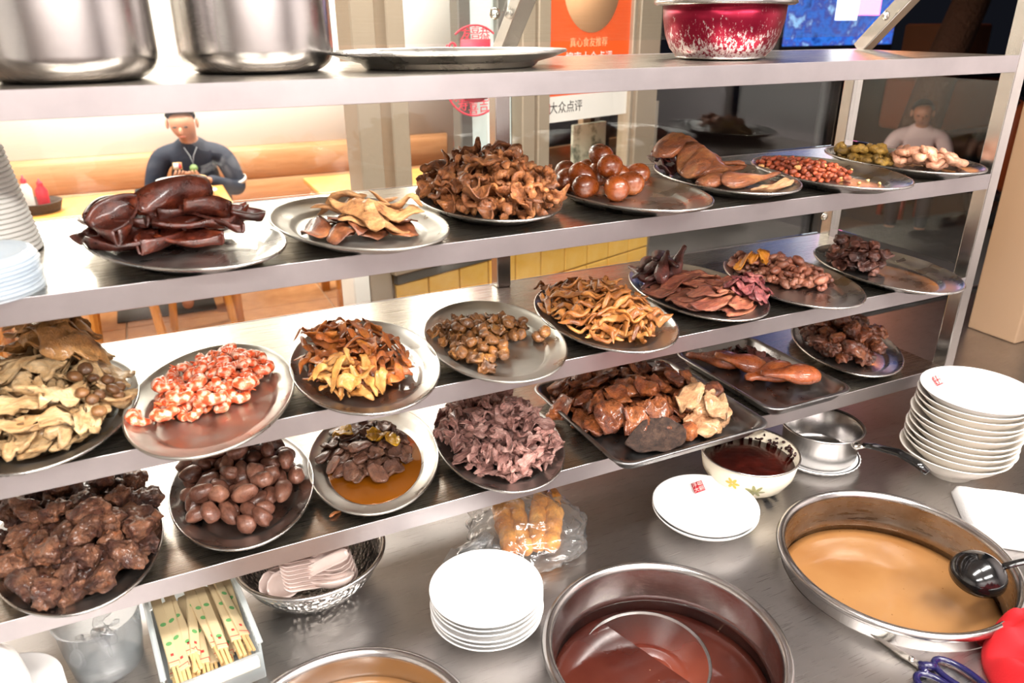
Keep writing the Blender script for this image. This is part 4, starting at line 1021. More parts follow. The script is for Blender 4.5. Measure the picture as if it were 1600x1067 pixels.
# ---------------------------------------------------------------- pots sunk into the counter
def sunk_pot(i, label, level, soupmat, souplabel, depth=0.13, mat='pot_used', rz=0.038):
    px, py, r = POTS[i]
    t = thing('soup_pot', label, 'pot', (px, py, CT))
    ro = r
    obj('body', lathe([(0, -depth), (ro-0.05, -depth), (ro-0.022, -depth+0.012), (ro-0.016, -depth+0.03), (ro-0.016, -0.035), (ro-0.021, -0.028), (ro-0.016, -0.02), (ro-0.0155, rz-0.006)], 96), MAT[mat], t)
    obj('rim', lathe([(ro-0.0158, rz-0.008), (ro-0.014, rz-0.001), (ro-0.008, rz+0.003), (ro-0.002, rz), (ro, rz-0.006), (ro-0.004, rz-0.011), (ro-0.010, rz-0.012), (ro-0.0125, rz-0.016), (ro-0.0125, -0.02)], 96), MAT['pot'], t)
    s = obj('soup', lathe([(0, level), (ro-0.03, level), (ro-0.0163, level+0.0008), (ro-0.0165, level-0.004), (0, level-0.004)], 96), soupmat, None, (px, py, CT))
    tag(s, souplabel, 'soup')
    return t
def broth(name, a, b, rough=0.08, specks=None):
    t = NT(name); n = t.noise(5, 4, 0.55, t.coords())
    c = t.ramp(n, [(0.35, a), (0.65, b)])
    if specks:
        v = t.new('ShaderNodeTexVoronoi'); v.inputs['Scale'].default_value = 60; t.ln(t.coords(), v.inputs['Vector'])
        r = t.ramp(v.outputs['Distance'], [(0.05, (1, 1, 1, 1)), (0.10, (0, 0, 0, 1))])
        n3 = t.noise(40, 1, 0.5, t.coords())
        r3 = t.ramp(n3, [(0.56, (0, 0, 0, 1)), (0.6, (1, 1, 1, 1))])
        mu = t.new('ShaderNodeMath', operation='MULTIPLY'); t.ln(r, mu.inputs[0]); t.ln(r3, mu.inputs[1])
        mx = t.new('ShaderNodeMix', data_type='RGBA'); t.ln(mu.outputs[0], mx.inputs['Factor']); t.ln(c, mx.inputs['A']); mx.inputs['B'].default_value = lin(specks)
        c = mx.outputs['Result']
    t.ln(c, t.p.inputs['Base Color']); t.set(Roughness=rough); t.bump(t.noise(22, 3, 0.5, t.coords()), 0.12, 0.004)
    return t.m
yb = broth('yellow_broth', '#875c34', '#956c42', 0.1, '#6a3f12')
db = broth('dark_broth', '#33130e', '#4d231a', 0.07, '#8a6a58')
sunk_pot(0, 'round steel pot of dark red broth sunk in the counter', -0.055, db, 'dark red broth filling the middle steel pot', 0.15, 'pot')
sunk_pot(1, 'round steel pot of pale broth with a black ladle on its rim', -0.045, yb, 'pale yellow broth in the pot under the black ladle')
sunk_pot(2, 'round steel pot of yellow broth in front of the spoon bowl', -0.006, yb, 'yellow broth in the pot in front of the spoon bowl', 0.13, 'pot')
# steel skimmer bowl floating in the dark broth
sk = thing('soup_skimmer', 'wide steel ladle bowl resting in the dark red broth', 'ladle', (0.664, -0.228, CT-0.062))
sk.rotation_euler = (0.02, -0.06, 0)
obj('bowl', lathe([(0, -0.02), (0.05, -0.017), (0.085, -0.006), (0.100, 0.0085), (0.102, 0.0085), (0.087, -0.008), (0.05, -0.019), (0, -0.022)], 72), MAT['pot'], sk)
obj('broth_inside', lathe([(0, 0.0062), (0.097, 0.0062), (0.094, 0.003), (0, 0.003)], 64), broth('dark_broth_inside', '#4a1a13', '#6b3426', 0.06), sk)
# black ladle on the pale pot
ld = thing('black_ladle', 'glossy black ladle turned over on the rim of the pale broth pot', 'ladle', (1.205, -0.385, CT+0.035))
a = np.linspace(0, PI/2, 10)
prof = [(0.043*math.sin(x), 0.034*math.cos(x)) for x in a] + [(0.041, 0.0)] + [(0.0395*math.sin(x), 0.031*math.cos(x)) for x in a[::-1]]
dm = obj('bowl', lathe(prof, 48), MAT['black'], ld); dm.rotation_euler = (math.radians(12), math.radians(-14), 0)
obj('handle', tube([(0.034, -0.012, 0.012), (0.06, -0.022, 0.020), (0.13, -0.05, 0.034), (0.26, -0.10, 0.06)], [0.006, 0.007, 0.008, 0.009], 10, 0.6), MAT['black'], ld)

# ---------------------------------------------------------------- white plates and bowls
def seal(parent, x, y, z, s, rz=0.0, tilt=(0, 0)):
    b = obj('red_seal', box(-s/2, s/2, -s/2, s/2, 0, 0.0003), MAT['seal_red'], parent, (x, y, z), (tilt[0], tilt[1], rz))
    for ch, cx, cy in (('浮', -0.24, 0.24), ('嵋', 0.24, 0.24), ('大', -0.24, -0.24), ('嗣', 0.24, -0.24)):
        text_obj('seal_text', ch, s*0.46, MAT['seal_white'], b, (cx*s, cy*s, 0.0004), (0, 0, 0), 0.0001)
def dish_mesh(name, r, h, foot=0.5, th=0.003, mat='white'):
    p = [(r*foot, 0.0), (r*foot, 0.003), (r*0.75, h*0.35), (r*0.92, h*0.72), (r, h)]
    i = [(r-0.001, h+0.001), (r-th, h), (r*0.90, h*0.74), (r*0.72, h*0.40), (r*0.45, 0.0055), (0, 0.005)]
    return mesh_of(name, *lathe([(0, 0.001), (r*foot-0.004, 0.001), (r*foot-0.003, 0)] + p + i, 64), MAT[mat])
pm = dish_mesh('white_plate', 0.0885, 0.024)
for k in range(6):
    o = put('white_plate', pm, None, (0.448+0.0012*math.sin(k*2.3), -0.096+0.0012*math.cos(k*1.9), CT+0.0005+0.0095*k), (0, 0, k*0.6))
    top = k == 5
    tag(o, 'topmost white plate of the stack between the two front soup pots' if top else 'white plate under the top one of the stack between soup pots', 'plate', 'plates between the soup pots')
    if top: text_obj('grey_print', '浮嵋', 0.012, plain('faded_print', '#b9b9ba', 0.5), o, (-0.066, 0.024, 0.0170), (0, -0.30, -k*0.6+1.1), 0.0001)
pm2 = dish_mesh('white_saucer', 0.0985, 0.034)
for k in range(2):
    o = put('white_saucer', pm2, None, (0.922, -0.038, CT+0.0005+0.0085*k), (0, 0, 0))
    tag(o, ('upper' if k else 'lower') + ' white shallow bowl of the pair in front of the enamel bowl', 'bowl', 'pair of shallow bowls')
    if k: seal(o, 0.033, 0.062, 0.0235, 0.0215, -0.35, (0.62, -0.33))
bm_ = mesh_of('white_bowl', *lathe([(0, 0.002), (0.038, 0.002), (0.039, 0), (0.043, 0), (0.0425, 0.008), (0.066, 0.022), (0.088, 0.042), (0.1035, 0.060), (0.1055, 0.0610), (0.1045, 0.0625), (0.1015, 0.0615), (0.085, 0.0445), (0.062, 0.025), (0.04, 0.0115), (0, 0.0095)], 64), MAT['white2'])
bm2_ = bm_.copy(); bm2_.materials.clear(); bm2_.materials.append(MAT['white'])
NB = 11
for k in range(NB):
    top = k == NB-1
    z = CT+0.0005+0.0133*k
    o = put('white_bowl', bm2_ if top else bm_, None, (1.500+0.0016*k+0.0015*math.sin(k*1.7), -0.124+0.0014*math.cos(k*2.1)-0.0004*k, z), (0.015*math.sin(k*1.3), -0.012*math.cos(k*2.2), k*0.8))
    if top: tag(o, 'topmost white bowl with a red seal on the tall bowl stack', 'bowl', 'tall stack of white bowls')
    else: tag(o, 'white bowl under the top one in the tall stack beside the rack post', 'bowl', 'tall stack of white bowls')
    if top: o.rotation_euler = (0.01, -0.01, 0); seal(o, -0.012, 0.0790, 0.0480, 0.0215, 0.10, (0.74, 0))
# group left: deep bowl and saucers
dbm = mesh_of('deep_white_bowl', *lathe([(0, 0.075), (0.03, 0.075), (0.05, 0.07), (0.066, 0.052), (0.071, 0.02), (0.072, 0.0), (0.069, 0.0), (0.067, 0.02), (0.062, 0.05), (0.048, 0.066), (0, 0.070)], 64), MAT['white'])
sau = dish_mesh('white_saucer', 0.075, 0.018)
for k in range(6):
    tag(put('white_saucer', sau, None, (-0.213, 0.000, CT+0.0005+0.0085*k), (0, 0, k)), 'white saucer stacked under an upturned deep bowl', 'plate', 'saucers under the upturned bowl')
tag(put('deep_white_bowl', dbm, None, (-0.243, -0.015, CT+0.064)), 'upturned deep white bowl on the saucers beside the clear tub', 'bowl')
# clear tub
tb = thing('clear_tub', 'round clear plastic tub between saucers and chopstick box', 'tub', (-0.094, 0.070, CT))
obj('wall', shell([(0.044, 0.0), (0.047, 0.004), (0.053, 0.05), (0.056, 0.095), (0.059, 0.097)], 0.0014, 56), MAT['tub_plastic'], tb)
for k in range(5):
    s = strip(0.07, 0.016, 0.15, 3000+k, 0.7, 0.4, 14, 8, 0.8, 2.5)
    tag(obj('plastic_film', s, MAT['bag'], None, (-0.094+0.005*(k-2), 0.070+0.005*((k*2) % 3-1), CT+0.045+0.006*k), (0.3*k, 0.9+0.1*k, k)), 'crumpled clear plastic film inside the round tub', 'plastic film', 'film in the tub')

# ---------------------------------------------------------------- spoon bowl
sb = thing('steel_bowl', 'hammered steel bowl holding white soup spoons under the bottom shelf', 'bowl', (0.218, 0.102, CT))
prof = [(0.05, 0.0), (0.062, 0.003), (0.085, 0.02), (0.105, 0.045), (0.117, 0.078)]
obj('body', shell(prof, 0.0015, 72), MAT['hammered'], sb)
obj('rim', lathe([(0.115, 0.077), (0.119, 0.075), (0.1225, 0.077), (0.122, 0.081), (0.117, 0.082), (0.115, 0.077)], 72), MAT['pot'], sb)
def spoon():
    n, m = 26, 9; s = np.linspace(0, 1, n)
    wd = np.interp(s, [0, 0.02, 0.12, 0.25, 0.38, 0.46, 0.55, 0.9, 0.97, 1], [0.004, 0.012, 0.0215, 0.023, 0.018, 0.011, 0.0085, 0.0105, 0.009, 0.004])
    dp = np.interp(s, [0, 0.05, 0.12, 0.3, 0.42, 0.5, 0.6, 1], [0.002, 0.010, 0.014, 0.014, 0.009, 0.005, 0.004, 0.003])
    lz = np.interp(s, [0, 0.35, 0.5, 0.8, 1], [0.016, 0.016, 0.018, 0.040, 0.052])
    v = np.linspace(-1, 1, m); top = []
    for i in range(n):
        for q in v: top.append((s[i]*0.13-0.04, q*wd[i], lz[i] - dp[i]*(1-min(1, abs(q))**3.0)))
    top = np.array(top); bot = top - np.array((0, 0, 0.0030)); N = len(top); F = []
    for i in range(n-1):
        for j in range(m-1):
            p = i*m+j; F += [(p, p+m, p+m+1, p+1), (N+p, N+p+1, N+p+m+1, N+p+m)]
    bd = [i*m for i in range(n)] + [(n-1)*m+j for j in range(1, m)] + [i*m+m-1 for i in range(n-2, -1, -1)] + [j for j in range(m-2, 0, -1)]
    for a_, b_ in zip(bd, bd[1:]+bd[:1]): F.append((a_, N+a_, N+b_, b_))
    return np.concatenate([top, bot]), F
sm_ = mesh_of('soup_spoon', *spoon(), plain('pinkish_melamine', '#d9c4bb', 0.3))
for k in range(9):
    tag(put('soup_spoon', sm_, None, (0.245-0.001*k, 0.072+0.004*k, CT+0.022+0.0058*k), (-0.30, -0.02, PI+0.28+0.02*k)), 'pinkish white soup spoon nested in the fan in the steel bowl', 'spoon', 'nested soup spoons')
for k, (x, y, z, rx, ry, rz) in enumerate(((0.165, 0.085, 0.050, 0.9, -0.1, 0.25), (0.178, 0.072, 0.050, 0.8, -0.1, 0.15), (0.20, 0.165, 0.062, -0.2, 0.0, 3.0), (0.24, 0.155, 0.066, -0.1, 0.05, 2.7), (0.235, 0.05, 0.034, 0.35, 0.1, 2.9))):
    tag(put('soup_spoon', sm_, None, (x, y, CT+z), (rx, ry, rz)), 'loose pinkish white soup spoon lying crosswise in the steel bowl', 'spoon', 'loose soup spoons')

# ---------------------------------------------------------------- chopstick box
bx = thing('chopstick_box', 'translucent white plastic box full of wrapped chopsticks', 'box', (0.036, 0.052, CT), math.radians(6))
hx, hy = 0.064, 0.118
obj('base', box(-hx+0.004, hx-0.004, -hy+0.004, hy-0.004, 0.0, 0.003, 0.001, 1), MAT['box_plastic'], bx)
for s in (-1, 1):
    obj('side_wall', join(box(s*hx-0.0012, s*hx+0.0012, -hy, hy, 0.002, 0.042), box(s*hx-0.0012, s*hx+0.0012, -hy, hy, 0.055, 0.066),
        *[box(s*hx-0.0012, s*hx+0.0012, y, y+0.005, 0.042, 0.055) for y in np.arange(-hy, hy, 0.0117)]), MAT['box_plastic'], bx, smooth=False)
obj('front_wall', box(-hx, hx, -hy-0.0012, -hy+0.0012, 0.002, 0.050), MAT['box_plastic'], bx)
obj('back_wall', box(-hx, hx, hy-0.0012, hy+0.0012, 0.002, 0.066), MAT['box_plastic'], bx)
obj('front_lip', box(-hx+0.006, hx-0.006, -hy-0.013, -hy-0.001, 0.034, 0.048, 0.002, 2), plain('cream_label', '#f0e6d6', 0.4), bx)
obj('corner_rim', join(box(-hx-0.004, -hx+0.004, -hy-0.003, hy, 0.066, 0.070, 0.001, 1), box(hx-0.004, hx+0.004, -hy-0.003, hy, 0.066, 0.070, 0.001, 1)), MAT['box_plastic'], bx)
paper = plain('chopstick_paper', '#cdb78f', 0.6); bam = plain('bamboo', '#d9b77e', 0.5); gr = plain('print_green', '#5f9a5a', 0.6); rd = plain('print_red', '#c43a34', 0.6)
me_sl = mesh_of('paper_sleeve', *box(-0.0075, 0.0075, -0.072, 0.085, -0.0025, 0.0025, 0.001, 1), paper, False)
me_st = mesh_of('chopstick', *box(-0.0022, 0.0022, -0.108, -0.07, -0.0018, 0.0018, 0.0006, 1), bam, False)
me_g = mesh_of('green_mark', *lathe([(0, 0), (0.0042, 0), (0.0042, 0.0003), (0, 0.0003)], 14), gr, False)
me_r = mesh_of('red_line', *join(box(-0.0072, 0.0072, -0.0006, 0.0006, 0, 0.0003), box(0.0064, 0.0072, -0.008, 0, 0, 0.0003), box(-0.002, 0.002, 0.012, 0.017, 0, 0.0003)), rd, False)
for k in range(24):
    lay, c = divmod(k, 8)
    x = -0.048 + 0.0136*c + (0.004 if lay % 2 else 0) + rng.normal()*0.0015
    o = thing('wrapped_chopsticks', 'paper wrapped chopstick pair lying in the translucent box', 'chopsticks', (0, 0, 0), 0, 'wrapped chopsticks in the box')
    M = T(0.036, 0.052, CT) @ R(math.radians(6), 'Z') @ T(x, 0.006+rng.normal()*0.004, 0.012+0.012*lay+rng.random()*0.003)
    o.location = M.translation; o.rotation_euler = (rng.normal()*0.02, rng.normal()*0.25, math.radians(6)+rng.normal()*0.05)
    put('paper_sleeve', me_sl, o); put('chopstick', me_st, o, (-0.003, 0, 0)); put('chopstick', me_st, o, (0.003, 0, 0))
    if lay == 2 or rng.random() < 0.4:
        put('green_mark', me_g, o, (0, -0.045+0.02*(k % 3), 0.0026)); put('green_mark', me_g, o, (0, 0.02+0.015*(k % 2), 0.0026)); put('red_line', me_r, o, (0, -0.064, 0.0026))

# ---------------------------------------------------------------- fried dough in a plastic bag
def youtiao(seed):
    r = np.random.default_rng(seed); n = 26; s = np.linspace(0, 1, n); parts = []
    for sg in (-1, 1):
        P_ = np.stack([(s-0.5)*0.19, sg*(0.013+0.002*np.sin(s*9+seed)), 0.004*np.sin(s*5+seed)], 1)
        rad = 0.0175*np.interp(s, [0, 0.06, 0.15, 0.9, 1], [0.45, 0.85, 1, 0.95, 0.5])*(1+0.10*np.sin(s*26+sg)+0.06*r.normal(size=n))
        parts.append(tube(P_, rad, 12, 0.95))
    return join(*parts)
for k, (x, y, z, rz, ry, lb) in enumerate(((0.578, 0.085, 0.024, 1.25, 0.05, 'long smooth golden fried dough stick in clear bag'), (0.640, 0.070, 0.026, 1.05, 0.08, 'knobbly golden fried dough stick in clear bag'))):
    tag(obj('fried_dough_stick', youtiao(40+k), FM['fry'], None, (x, y, CT+z), (0, ry, rz)), lb, 'fried dough', 'fried dough sticks in the bag')
def bagmesh(seed, rx, ry, h):
    V, F = ico(5)
    z = np.clip(V[:, 2], -0.35, 1)
    d = 1 + 0.2*wob(V, 5, seed, 9) + 0.22*np.abs(wob(V, 13, seed+1, 7)) + 0.12*np.abs(wob(V, 30, seed+2, 9))
    W = np.stack([V[:, 0]*rx, V[:, 1]*ry, (z+0.35)/1.35*h], 1)*d[:, None]
    W[:, 2] = np.maximum(W[:, 2], 0.0005+0.001*(1+wob(V, 20, seed+5)))
    return W, F
bgt = thing('plastic_bag', 'crumpled clear plastic bag around the fried dough sticks', 'bag', (0.600, 0.072, CT), 0.2)
obj('bag_body', bagmesh(3, 0.095, 0.102, 0.070), MAT['bag'], bgt)
n = 30; s = np.linspace(0, 1, n)
def tailm(seed, dx, dy):
    parts = []
    for q in range(4):
        Pp = np.stack([-0.09-0.055*s*dx+0.01*np.sin(s*8+q), 0.012*np.sin(s*7+q*2)+dy*s*0.05+0.008*(q-1.5), 0.02+0.022*np.sin(s*3+q)], 1)
        parts.append(tube(Pp, 0.006+0.014*s*(1+0.3*np.sin(s*20+q)), 12, 0.35, None, True, 3))
    return join(*parts)
obj('bag_neck', tailm(4, 1.0, 0.2), MAT['bag'], bgt)
obj('bag_knot', blob(0.012, 0.012, 0.014, 0.3, 4, 77) and xf(blob(0.011, 0.011, 0.016, 0.35, 5, 77), T(-0.088, -0.03, 0.022)), MAT['bag'], bgt)

# ---------------------------------------------------------------- enamel bowl, saucepan
en = thing('enamel_bowl', 'cream enamel bowl with flower decal and dark chilli sauce', 'bowl', (1.082, 0.028, CT))
ecr = plain('cream_enamel', '#e6dcc6', 0.25)
prof = [(0.05, 0.0), (0.056, 0.003), (0.076, 0.018), (0.090, 0.042), (0.0965, 0.080)]
obj('body', shell(prof, 0.002, 72), ecr, en)
obj('rim', lathe([(0.0945, 0.0795), (0.0965, 0.079), (0.0985, 0.0808), (0.0965, 0.083), (0.0945, 0.0815), (0.0945, 0.0795)], 64), MAT['pot'], en)
ch = plain('chip_black', '#2a2f38', 0.4)
def wall_pt(a, z, e=0.0006):
    r_ = np.interp(z, [p_[1] for p_ in prof], [p_[0] for p_ in prof]) + e
    return (r_*math.cos(a), r_*math.sin(a), z)
for a0, z0, w_, h_, sd in ((-1.55, 0.010, 0.25, 0.010, 1), (-1.15, 0.007, 0.22, 0.009, 2), (-1.9, 0.012, 0.10, 0.006, 3)):
    r_ = np.random.default_rng(sd); V = [wall_pt(a0, z0, 0.0010)]; m = 16
    for k in range(m):
        b = 2*PI*k/m; j = r_.uniform(0.5, 1.2); V.append(wall_pt(a0+w_*j*math.cos(b)*0.7, max(0.002, z0+h_*j*math.sin(b)), 0.0010))
    obj('enamel_chip', (V, [(0, 1+k, 1+(k+1) % m) for k in range(m)]), ch, en)
fy = plain('decal_yellow', '#c9a23c', 0.4); fg = plain('decal_leaf', '#8d8b5c', 0.4)
def decal(a0, z0, w_, h_, ang, mat, nm):
    m = 12; V = [wall_pt(a0, z0, 0.0012)]
    for k in range(m):
        b = 2*PI*k/m; ex, ez = w_*math.cos(b), h_*math.sin(b)
        V.append(wall_pt(a0+(ex*math.cos(ang)-ez*math.sin(ang))/0.085, z0+ex*math.sin(ang)+ez*math.cos(ang), 0.0012))
    obj(nm, (V, [(0, 1+k, 1+(k+1) % m) for k in range(m)]), mat, en)
for k in range(6): decal(-2.62+0.085*math.cos(k*1.05), 0.052+0.0075*math.sin(k*1.05), 0.006, 0.0028, k*1.05, fy, 'flower_petal')
for k in range(7): decal(-2.15+0.12*math.cos(k*0.9), 0.040+0.009*math.sin(k*0.9), 0.009, 0.003, k*0.9, fg, 'flower_leaf')
sauce = NT('chilli_sauce'); nn_ = sauce.noise(60, 5, 0.6, sauce.coords()); sauce.ln(sauce.ramp(nn_, [(0.3, '#1c0503'), (0.7, '#3d0f08')]), sauce.p.inputs['Base Color']); sauce.set(Roughness=0.2); sauce.bump(nn_, 0.4, 0.003)
so = obj('chilli_sauce', lathe([(0, 0.055), (0.06, 0.055), (0.0895, 0.056), (0.088, 0.050), (0, 0.050)], 64), sauce.m, None, (1.082, 0.028, CT)); tag(so, 'dark chilli sauce filling the cream enamel bowl', 'sauce')
sp = []
for k in range(70):
    a_ = rng.uniform(-0.5, 2.1); z_ = 0.057+0.018*rng.random()**1.6
    r_ = np.interp(z_, [p_[1] for p_ in prof], [p_[0] for p_ in prof]) - 0.0032
    b_ = blob(*(rng.uniform(0.0015, 0.0045, 3)), 0.3, 3, k, 2); sp.append((b_[0]+np.array((r_*math.cos(a_), r_*math.sin(a_), z_)), b_[1]))
so2 = obj('sauce_residue', join(*sp), sauce.m, so); so2['kind'] = 'stuff'

tv = thing('trivet_dish', 'scalloped white dish under the small saucepan', 'dish', (1.288, 0.040, CT))
a = np.linspace(0, 2*PI, 120, endpoint=False)
rg = [np.stack([r*(1+sc*np.cos(a*40))*np.cos(a), r*(1+sc*np.cos(a*40))*np.sin(a), np.full(120, z)], 1) for r, z, sc in ((0.06, 0.0, 0), (0.075, 0.002, 0.01), (0.087, 0.012, 0.013), (0.089, 0.015, 0.012), (0.085, 0.0155, 0.004), (0.07, 0.0075, 0), (0.05, 0.006, 0))]
obj('dish_body', loft(rg), MAT['white'], tv)
obj('dark_edge', lathe([(0.0838, 0.0152), (0.0862, 0.0162), (0.0872, 0.0155), (0.0862, 0.0148)], 64), MAT['blackmatte'], tv)
sp_ = thing('saucepan', 'small steel saucepan with a black handle on a white dish', 'saucepan', (1.292, 0.040, CT+0.0085))
prof = [(0.066, 0.0), (0.072, 0.003), (0.0765, 0.012), (0.079, 0.07), (0.083, 0.074)]
obj('body', shell(prof, 0.0016, 72), MAT['pot'], sp_)
obj('rim', lathe([(0.080, 0.0735), (0.0845, 0.073), (0.0858, 0.0755), (0.083, 0.0775), (0.080, 0.0755)], 64), MAT['pot'], sp_)
hd = obj('handle', tube([(0.024, -0.088, 0.064), (0.028, -0.11, 0.071), (0.036, -0.16, 0.082), (0.040, -0.20, 0.078), (0.042, -0.222, 0.070)], [0.0065, 0.0085, 0.0098, 0.0105, 0.0085], 14, 0.75), MAT['black'], sp_)
obj('handle_bracket', join(tube([(0.016, -0.076, 0.055), (0.022, -0.084, 0.060), (0.025, -0.093, 0.065)], [0.010, 0.008, 0.006], 10, 0.6), xf(blob(0.005, 0.005, 0.005, 0, 1, 1), T(0.012, -0.079, 0.058))), MAT['chrome'], hd)

# ---------------------------------------------------------------- towel, scissors, red cloth
def cloth(nx, ny, sx, sy, hf, th, seed, rnd=False):
    u = np.linspace(-1, 1, nx); v = np.linspace(-1, 1, ny); U, Vv = np.meshgrid(u, v, indexing='ij')
    X_, Y_ = (U, Vv) if not rnd else (U*np.sqrt(1-Vv**2/2), Vv*np.sqrt(1-U**2/2))
    top = np.stack([X_*sx, Y_*sy, hf(X_, Y_)], 2)
    V = np.concatenate([top.reshape(-1, 3), (top*np.array((1, 1, 0))+np.array((0, 0, 0.0005))).reshape(-1, 3)]); N = nx*ny; F = []
    for i in range(nx-1):
        for j in range(ny-1):
            p = i*ny+j; F += [(p, p+ny, p+ny+1, p+1), (N+p, N+p+1, N+p+ny+1, N+p+ny)]
    bd = [i*ny for i in range(nx)] + [(nx-1)*ny+j for j in range(1, ny)] + [i*ny+ny-1 for i in range(nx-2, -1, -1)] + [j for j in range(ny-2, 0, -1)]
    for a_, b_ in zip(bd, bd[1:]+bd[:1]): F.append((a_, N+a_, N+b_, b_))
    return V, F
def hf(U, V_):
    e = np.clip(1-np.maximum(np.abs(U), np.abs(V_))**8, 0, 1)**0.5
    g = np.stack([U.ravel(), V_.ravel(), 0*U.ravel()], 1)
    return (0.004 + e*0.026 + (0.003*wob(g, 6, 5)+0.0015*wob(g, 15, 8)).reshape(U.shape)*e)
tw = obj('folded_towel', cloth(40, 30, 0.115, 0.085, hf, 0.03, 1), MAT['towel'], None, (1.462, -0.315, CT+0.0005), (0, 0, math.radians(-42)))
tag(tw, 'folded white terry towel beside the pale broth pot', 'towel')
def hf2(U, V_):
    g = np.stack([U.ravel(), V_.ravel(), 0*U.ravel()], 1)
    e = np.clip(1-(U**2+V_**2)*0.99, 0, 1)
    return 0.003 + e**0.6*0.075*(1+(0.8*wob(g, 7, 11)+0.9*np.abs(wob(g, 14, 12))).reshape(U.shape))
rc = obj('red_cloth', cloth(60, 60, 0.135, 0.135, hf2, 0.01, 2, True), MAT['red_cloth'], None, (1.165, -0.592, CT+0.0005), (0, 0, 0.5))
tag(rc, 'bright red crumpled cloth at the counter edge by the scissors', 'cloth')
sc = thing('scissors', 'kitchen scissors with navy blue handles beside the pale broth pot', 'scissors', (0.982, -0.4445, CT), math.radians(99))
stl = MAT['chrome']
for s, zz in ((1, 0.0055), (-1, 0.0025)):
    bl = np.array([(-0.018, 0.0055*s), (0.012, 0.0075*s), (0.105, 0.0006*s), (0.106, -0.0006*s), (0.01, -0.002*s), (-0.02, -0.006*s)])
    lo = np.c_[bl, np.full(6, zz-0.0012)]; hi = np.c_[bl, np.full(6, zz+0.0012)]
    if s < 0: lo, hi = lo[::-1], hi[::-1]
    b = obj('blade', loft([lo, hi]), stl, sc, smooth=False)
    a_ = np.linspace(0, 2*PI, 34)
    P_ = np.stack([-0.062+0.040*np.cos(a_), s*(-0.024)+0.0185*np.sin(a_)*(1+0.15*np.cos(a_)), np.full(34, 0.008)], 1)
    obj('handle', join(tube(P_, 0.0048, 10, 1.0, None, False), tube([(-0.012, 0.003*s, 0.006), (-0.020, -0.006*s, 0.007), (-0.030, -0.012*s, 0.008)], [0.005, 0.006, 0.006], 10)), MAT['blue_handle'], sc)
obj('pivot_screw', lathe([(0.004, 0.006), (0.004, 0.0085), (0.0025, 0.0095), (0, 0.0095)], 16), stl, sc)

# ---------------------------------------------------------------- dining room
def table(x0, x1, y0, y1, label):
    t = thing('dining_table', label, 'table', ((x0+x1)/2, (y0+y1)/2, 0), 0, 'dining tables')
    w, d_ = (x1-x0)/2, (y1-y0)/2
    obj('tabletop', box(-w, w, -d_, d_, 0.72, 0.75, 0.004, 2), MAT['wood_table'], t)
    for sx in (-1, 1):
        for sy in (-1, 1): obj('leg', box(sx*(w-0.06)-0.025, sx*(w-0.06)+0.025, sy*(d_-0.06)-0.025, sy*(d_-0.06)+0.025, 0, 0.72), MAT['wood_stool'], t)
    return t
table(-0.80, 0.475, 3.44, 4.03, 'orange wooden table where the man sits')
table(0.965, 2.20, 3.42, 4.03, 'orange wooden table without a diner beside the mullions')
def stool(x, y, label, rz=0):
    t = thing('wooden_stool', label, 'stool', (x, y, 0), rz, 'wooden stools')
    obj('seat', box(-0.17, 0.17, -0.13, 0.13, 0.42, 0.45, 0.006, 2), MAT['wood_stool'], t)
    for sx in (-1, 1):
        for sy in (-1, 1):
            obj('leg', tube([(sx*0.13, sy*0.10, 0.42), (sx*0.165, sy*0.13, 0.0)], 0.018, 4), MAT['wood_stool'], t, smooth=False)
        obj('stretcher', tube([(sx*0.15, -0.11, 0.2), (sx*0.15, 0.11, 0.2)], 0.012, 4), MAT['wood_stool'], t, smooth=False)
    obj('stretcher', tube([(-0.14, 0, 0.3), (0.14, 0, 0.3)], 0.012, 4), MAT['wood_stool'], t, smooth=False)
stool(-0.58, 3.25, 'wooden stool under the orange table beside the condiment basket')
stool(-0.16, 3.28, 'wooden stool under the table in front of the man')
stool(0.22, 3.55, 'wooden stool under the table beside the dark floor panel')
tag(obj('floor_panel', box(-0.25, 0.32, 3.9, 4.5, 0.001, 0.012, 0.003, 1), MAT['panel_dark']), 'dark grey flat panel on the floor under the table', 'mat')  # thin flat dark slab lying on the floor tiles
bench = thing('wall_bench', 'long light wooden bench seat against the wainscot', 'bench', (-0.2, 4.6, 0))
obj('seat', box(-2.3, 2.3, -0.16, 0.17, 0.40, 0.45, 0.005, 1), MAT['wood_light'], bench)
obj('front_board', box(-2.3, 2.3, -0.15, -0.12, 0.0, 0.40), MAT['wood_light'], bench)
cap = plain('bottle_red', '#d02a3c', 0.4); cl = plain('bottle_white', '#efe8e2', 0.3); dkb = plain('bottle_dark', '#2a2326', 0.3)
def bottle(x, y, label, cols, h=0.16, z=0.751):
    t = thing('sauce_bottle', label, 'bottle', (x, y, z))
    obj('body', lathe([(0, 0), (0.028, 0), (0.030, 0.004), (0.030, h*0.62), (0.014, h*0.78), (0.014, h*0.80)], 20, cap1=True), cols[0], t)
    obj('cap', lathe([(0.015, h*0.78), (0.015, h*0.88), (0.006, h*0.92), (0.004, h)], 16, cap1=True), cols[1], t)
bk = thing('condiment_basket', 'dark woven basket of condiments on the orange table', 'basket', (-0.49, 3.72, 0.751))
obj('basket_body', shell([(0.10, 0), (0.11, 0.004), (0.125, 0.05), (0.128, 0.055)], 0.006, 24), plain('dark_wicker', '#4b3d33', 0.8, bump=(120, 1, 0.01)), bk)
bottle(-0.52, 3.70, 'white sauce bottle with a red cap in the condiment basket', (cl, cap), 0.19, 0.758)
bottle(-0.455, 3.74, 'all red sauce bottle in the condiment basket', (cap, cap), 0.16, 0.758)
bottle(1.93, 3.78, 'dark soy sauce bottle with a red cap near the mullions', (dkb, cap), 0.22)
bottle(2.03, 3.74, 'short red sauce bottle beside the soy bottle', (cap, dkb), 0.14)
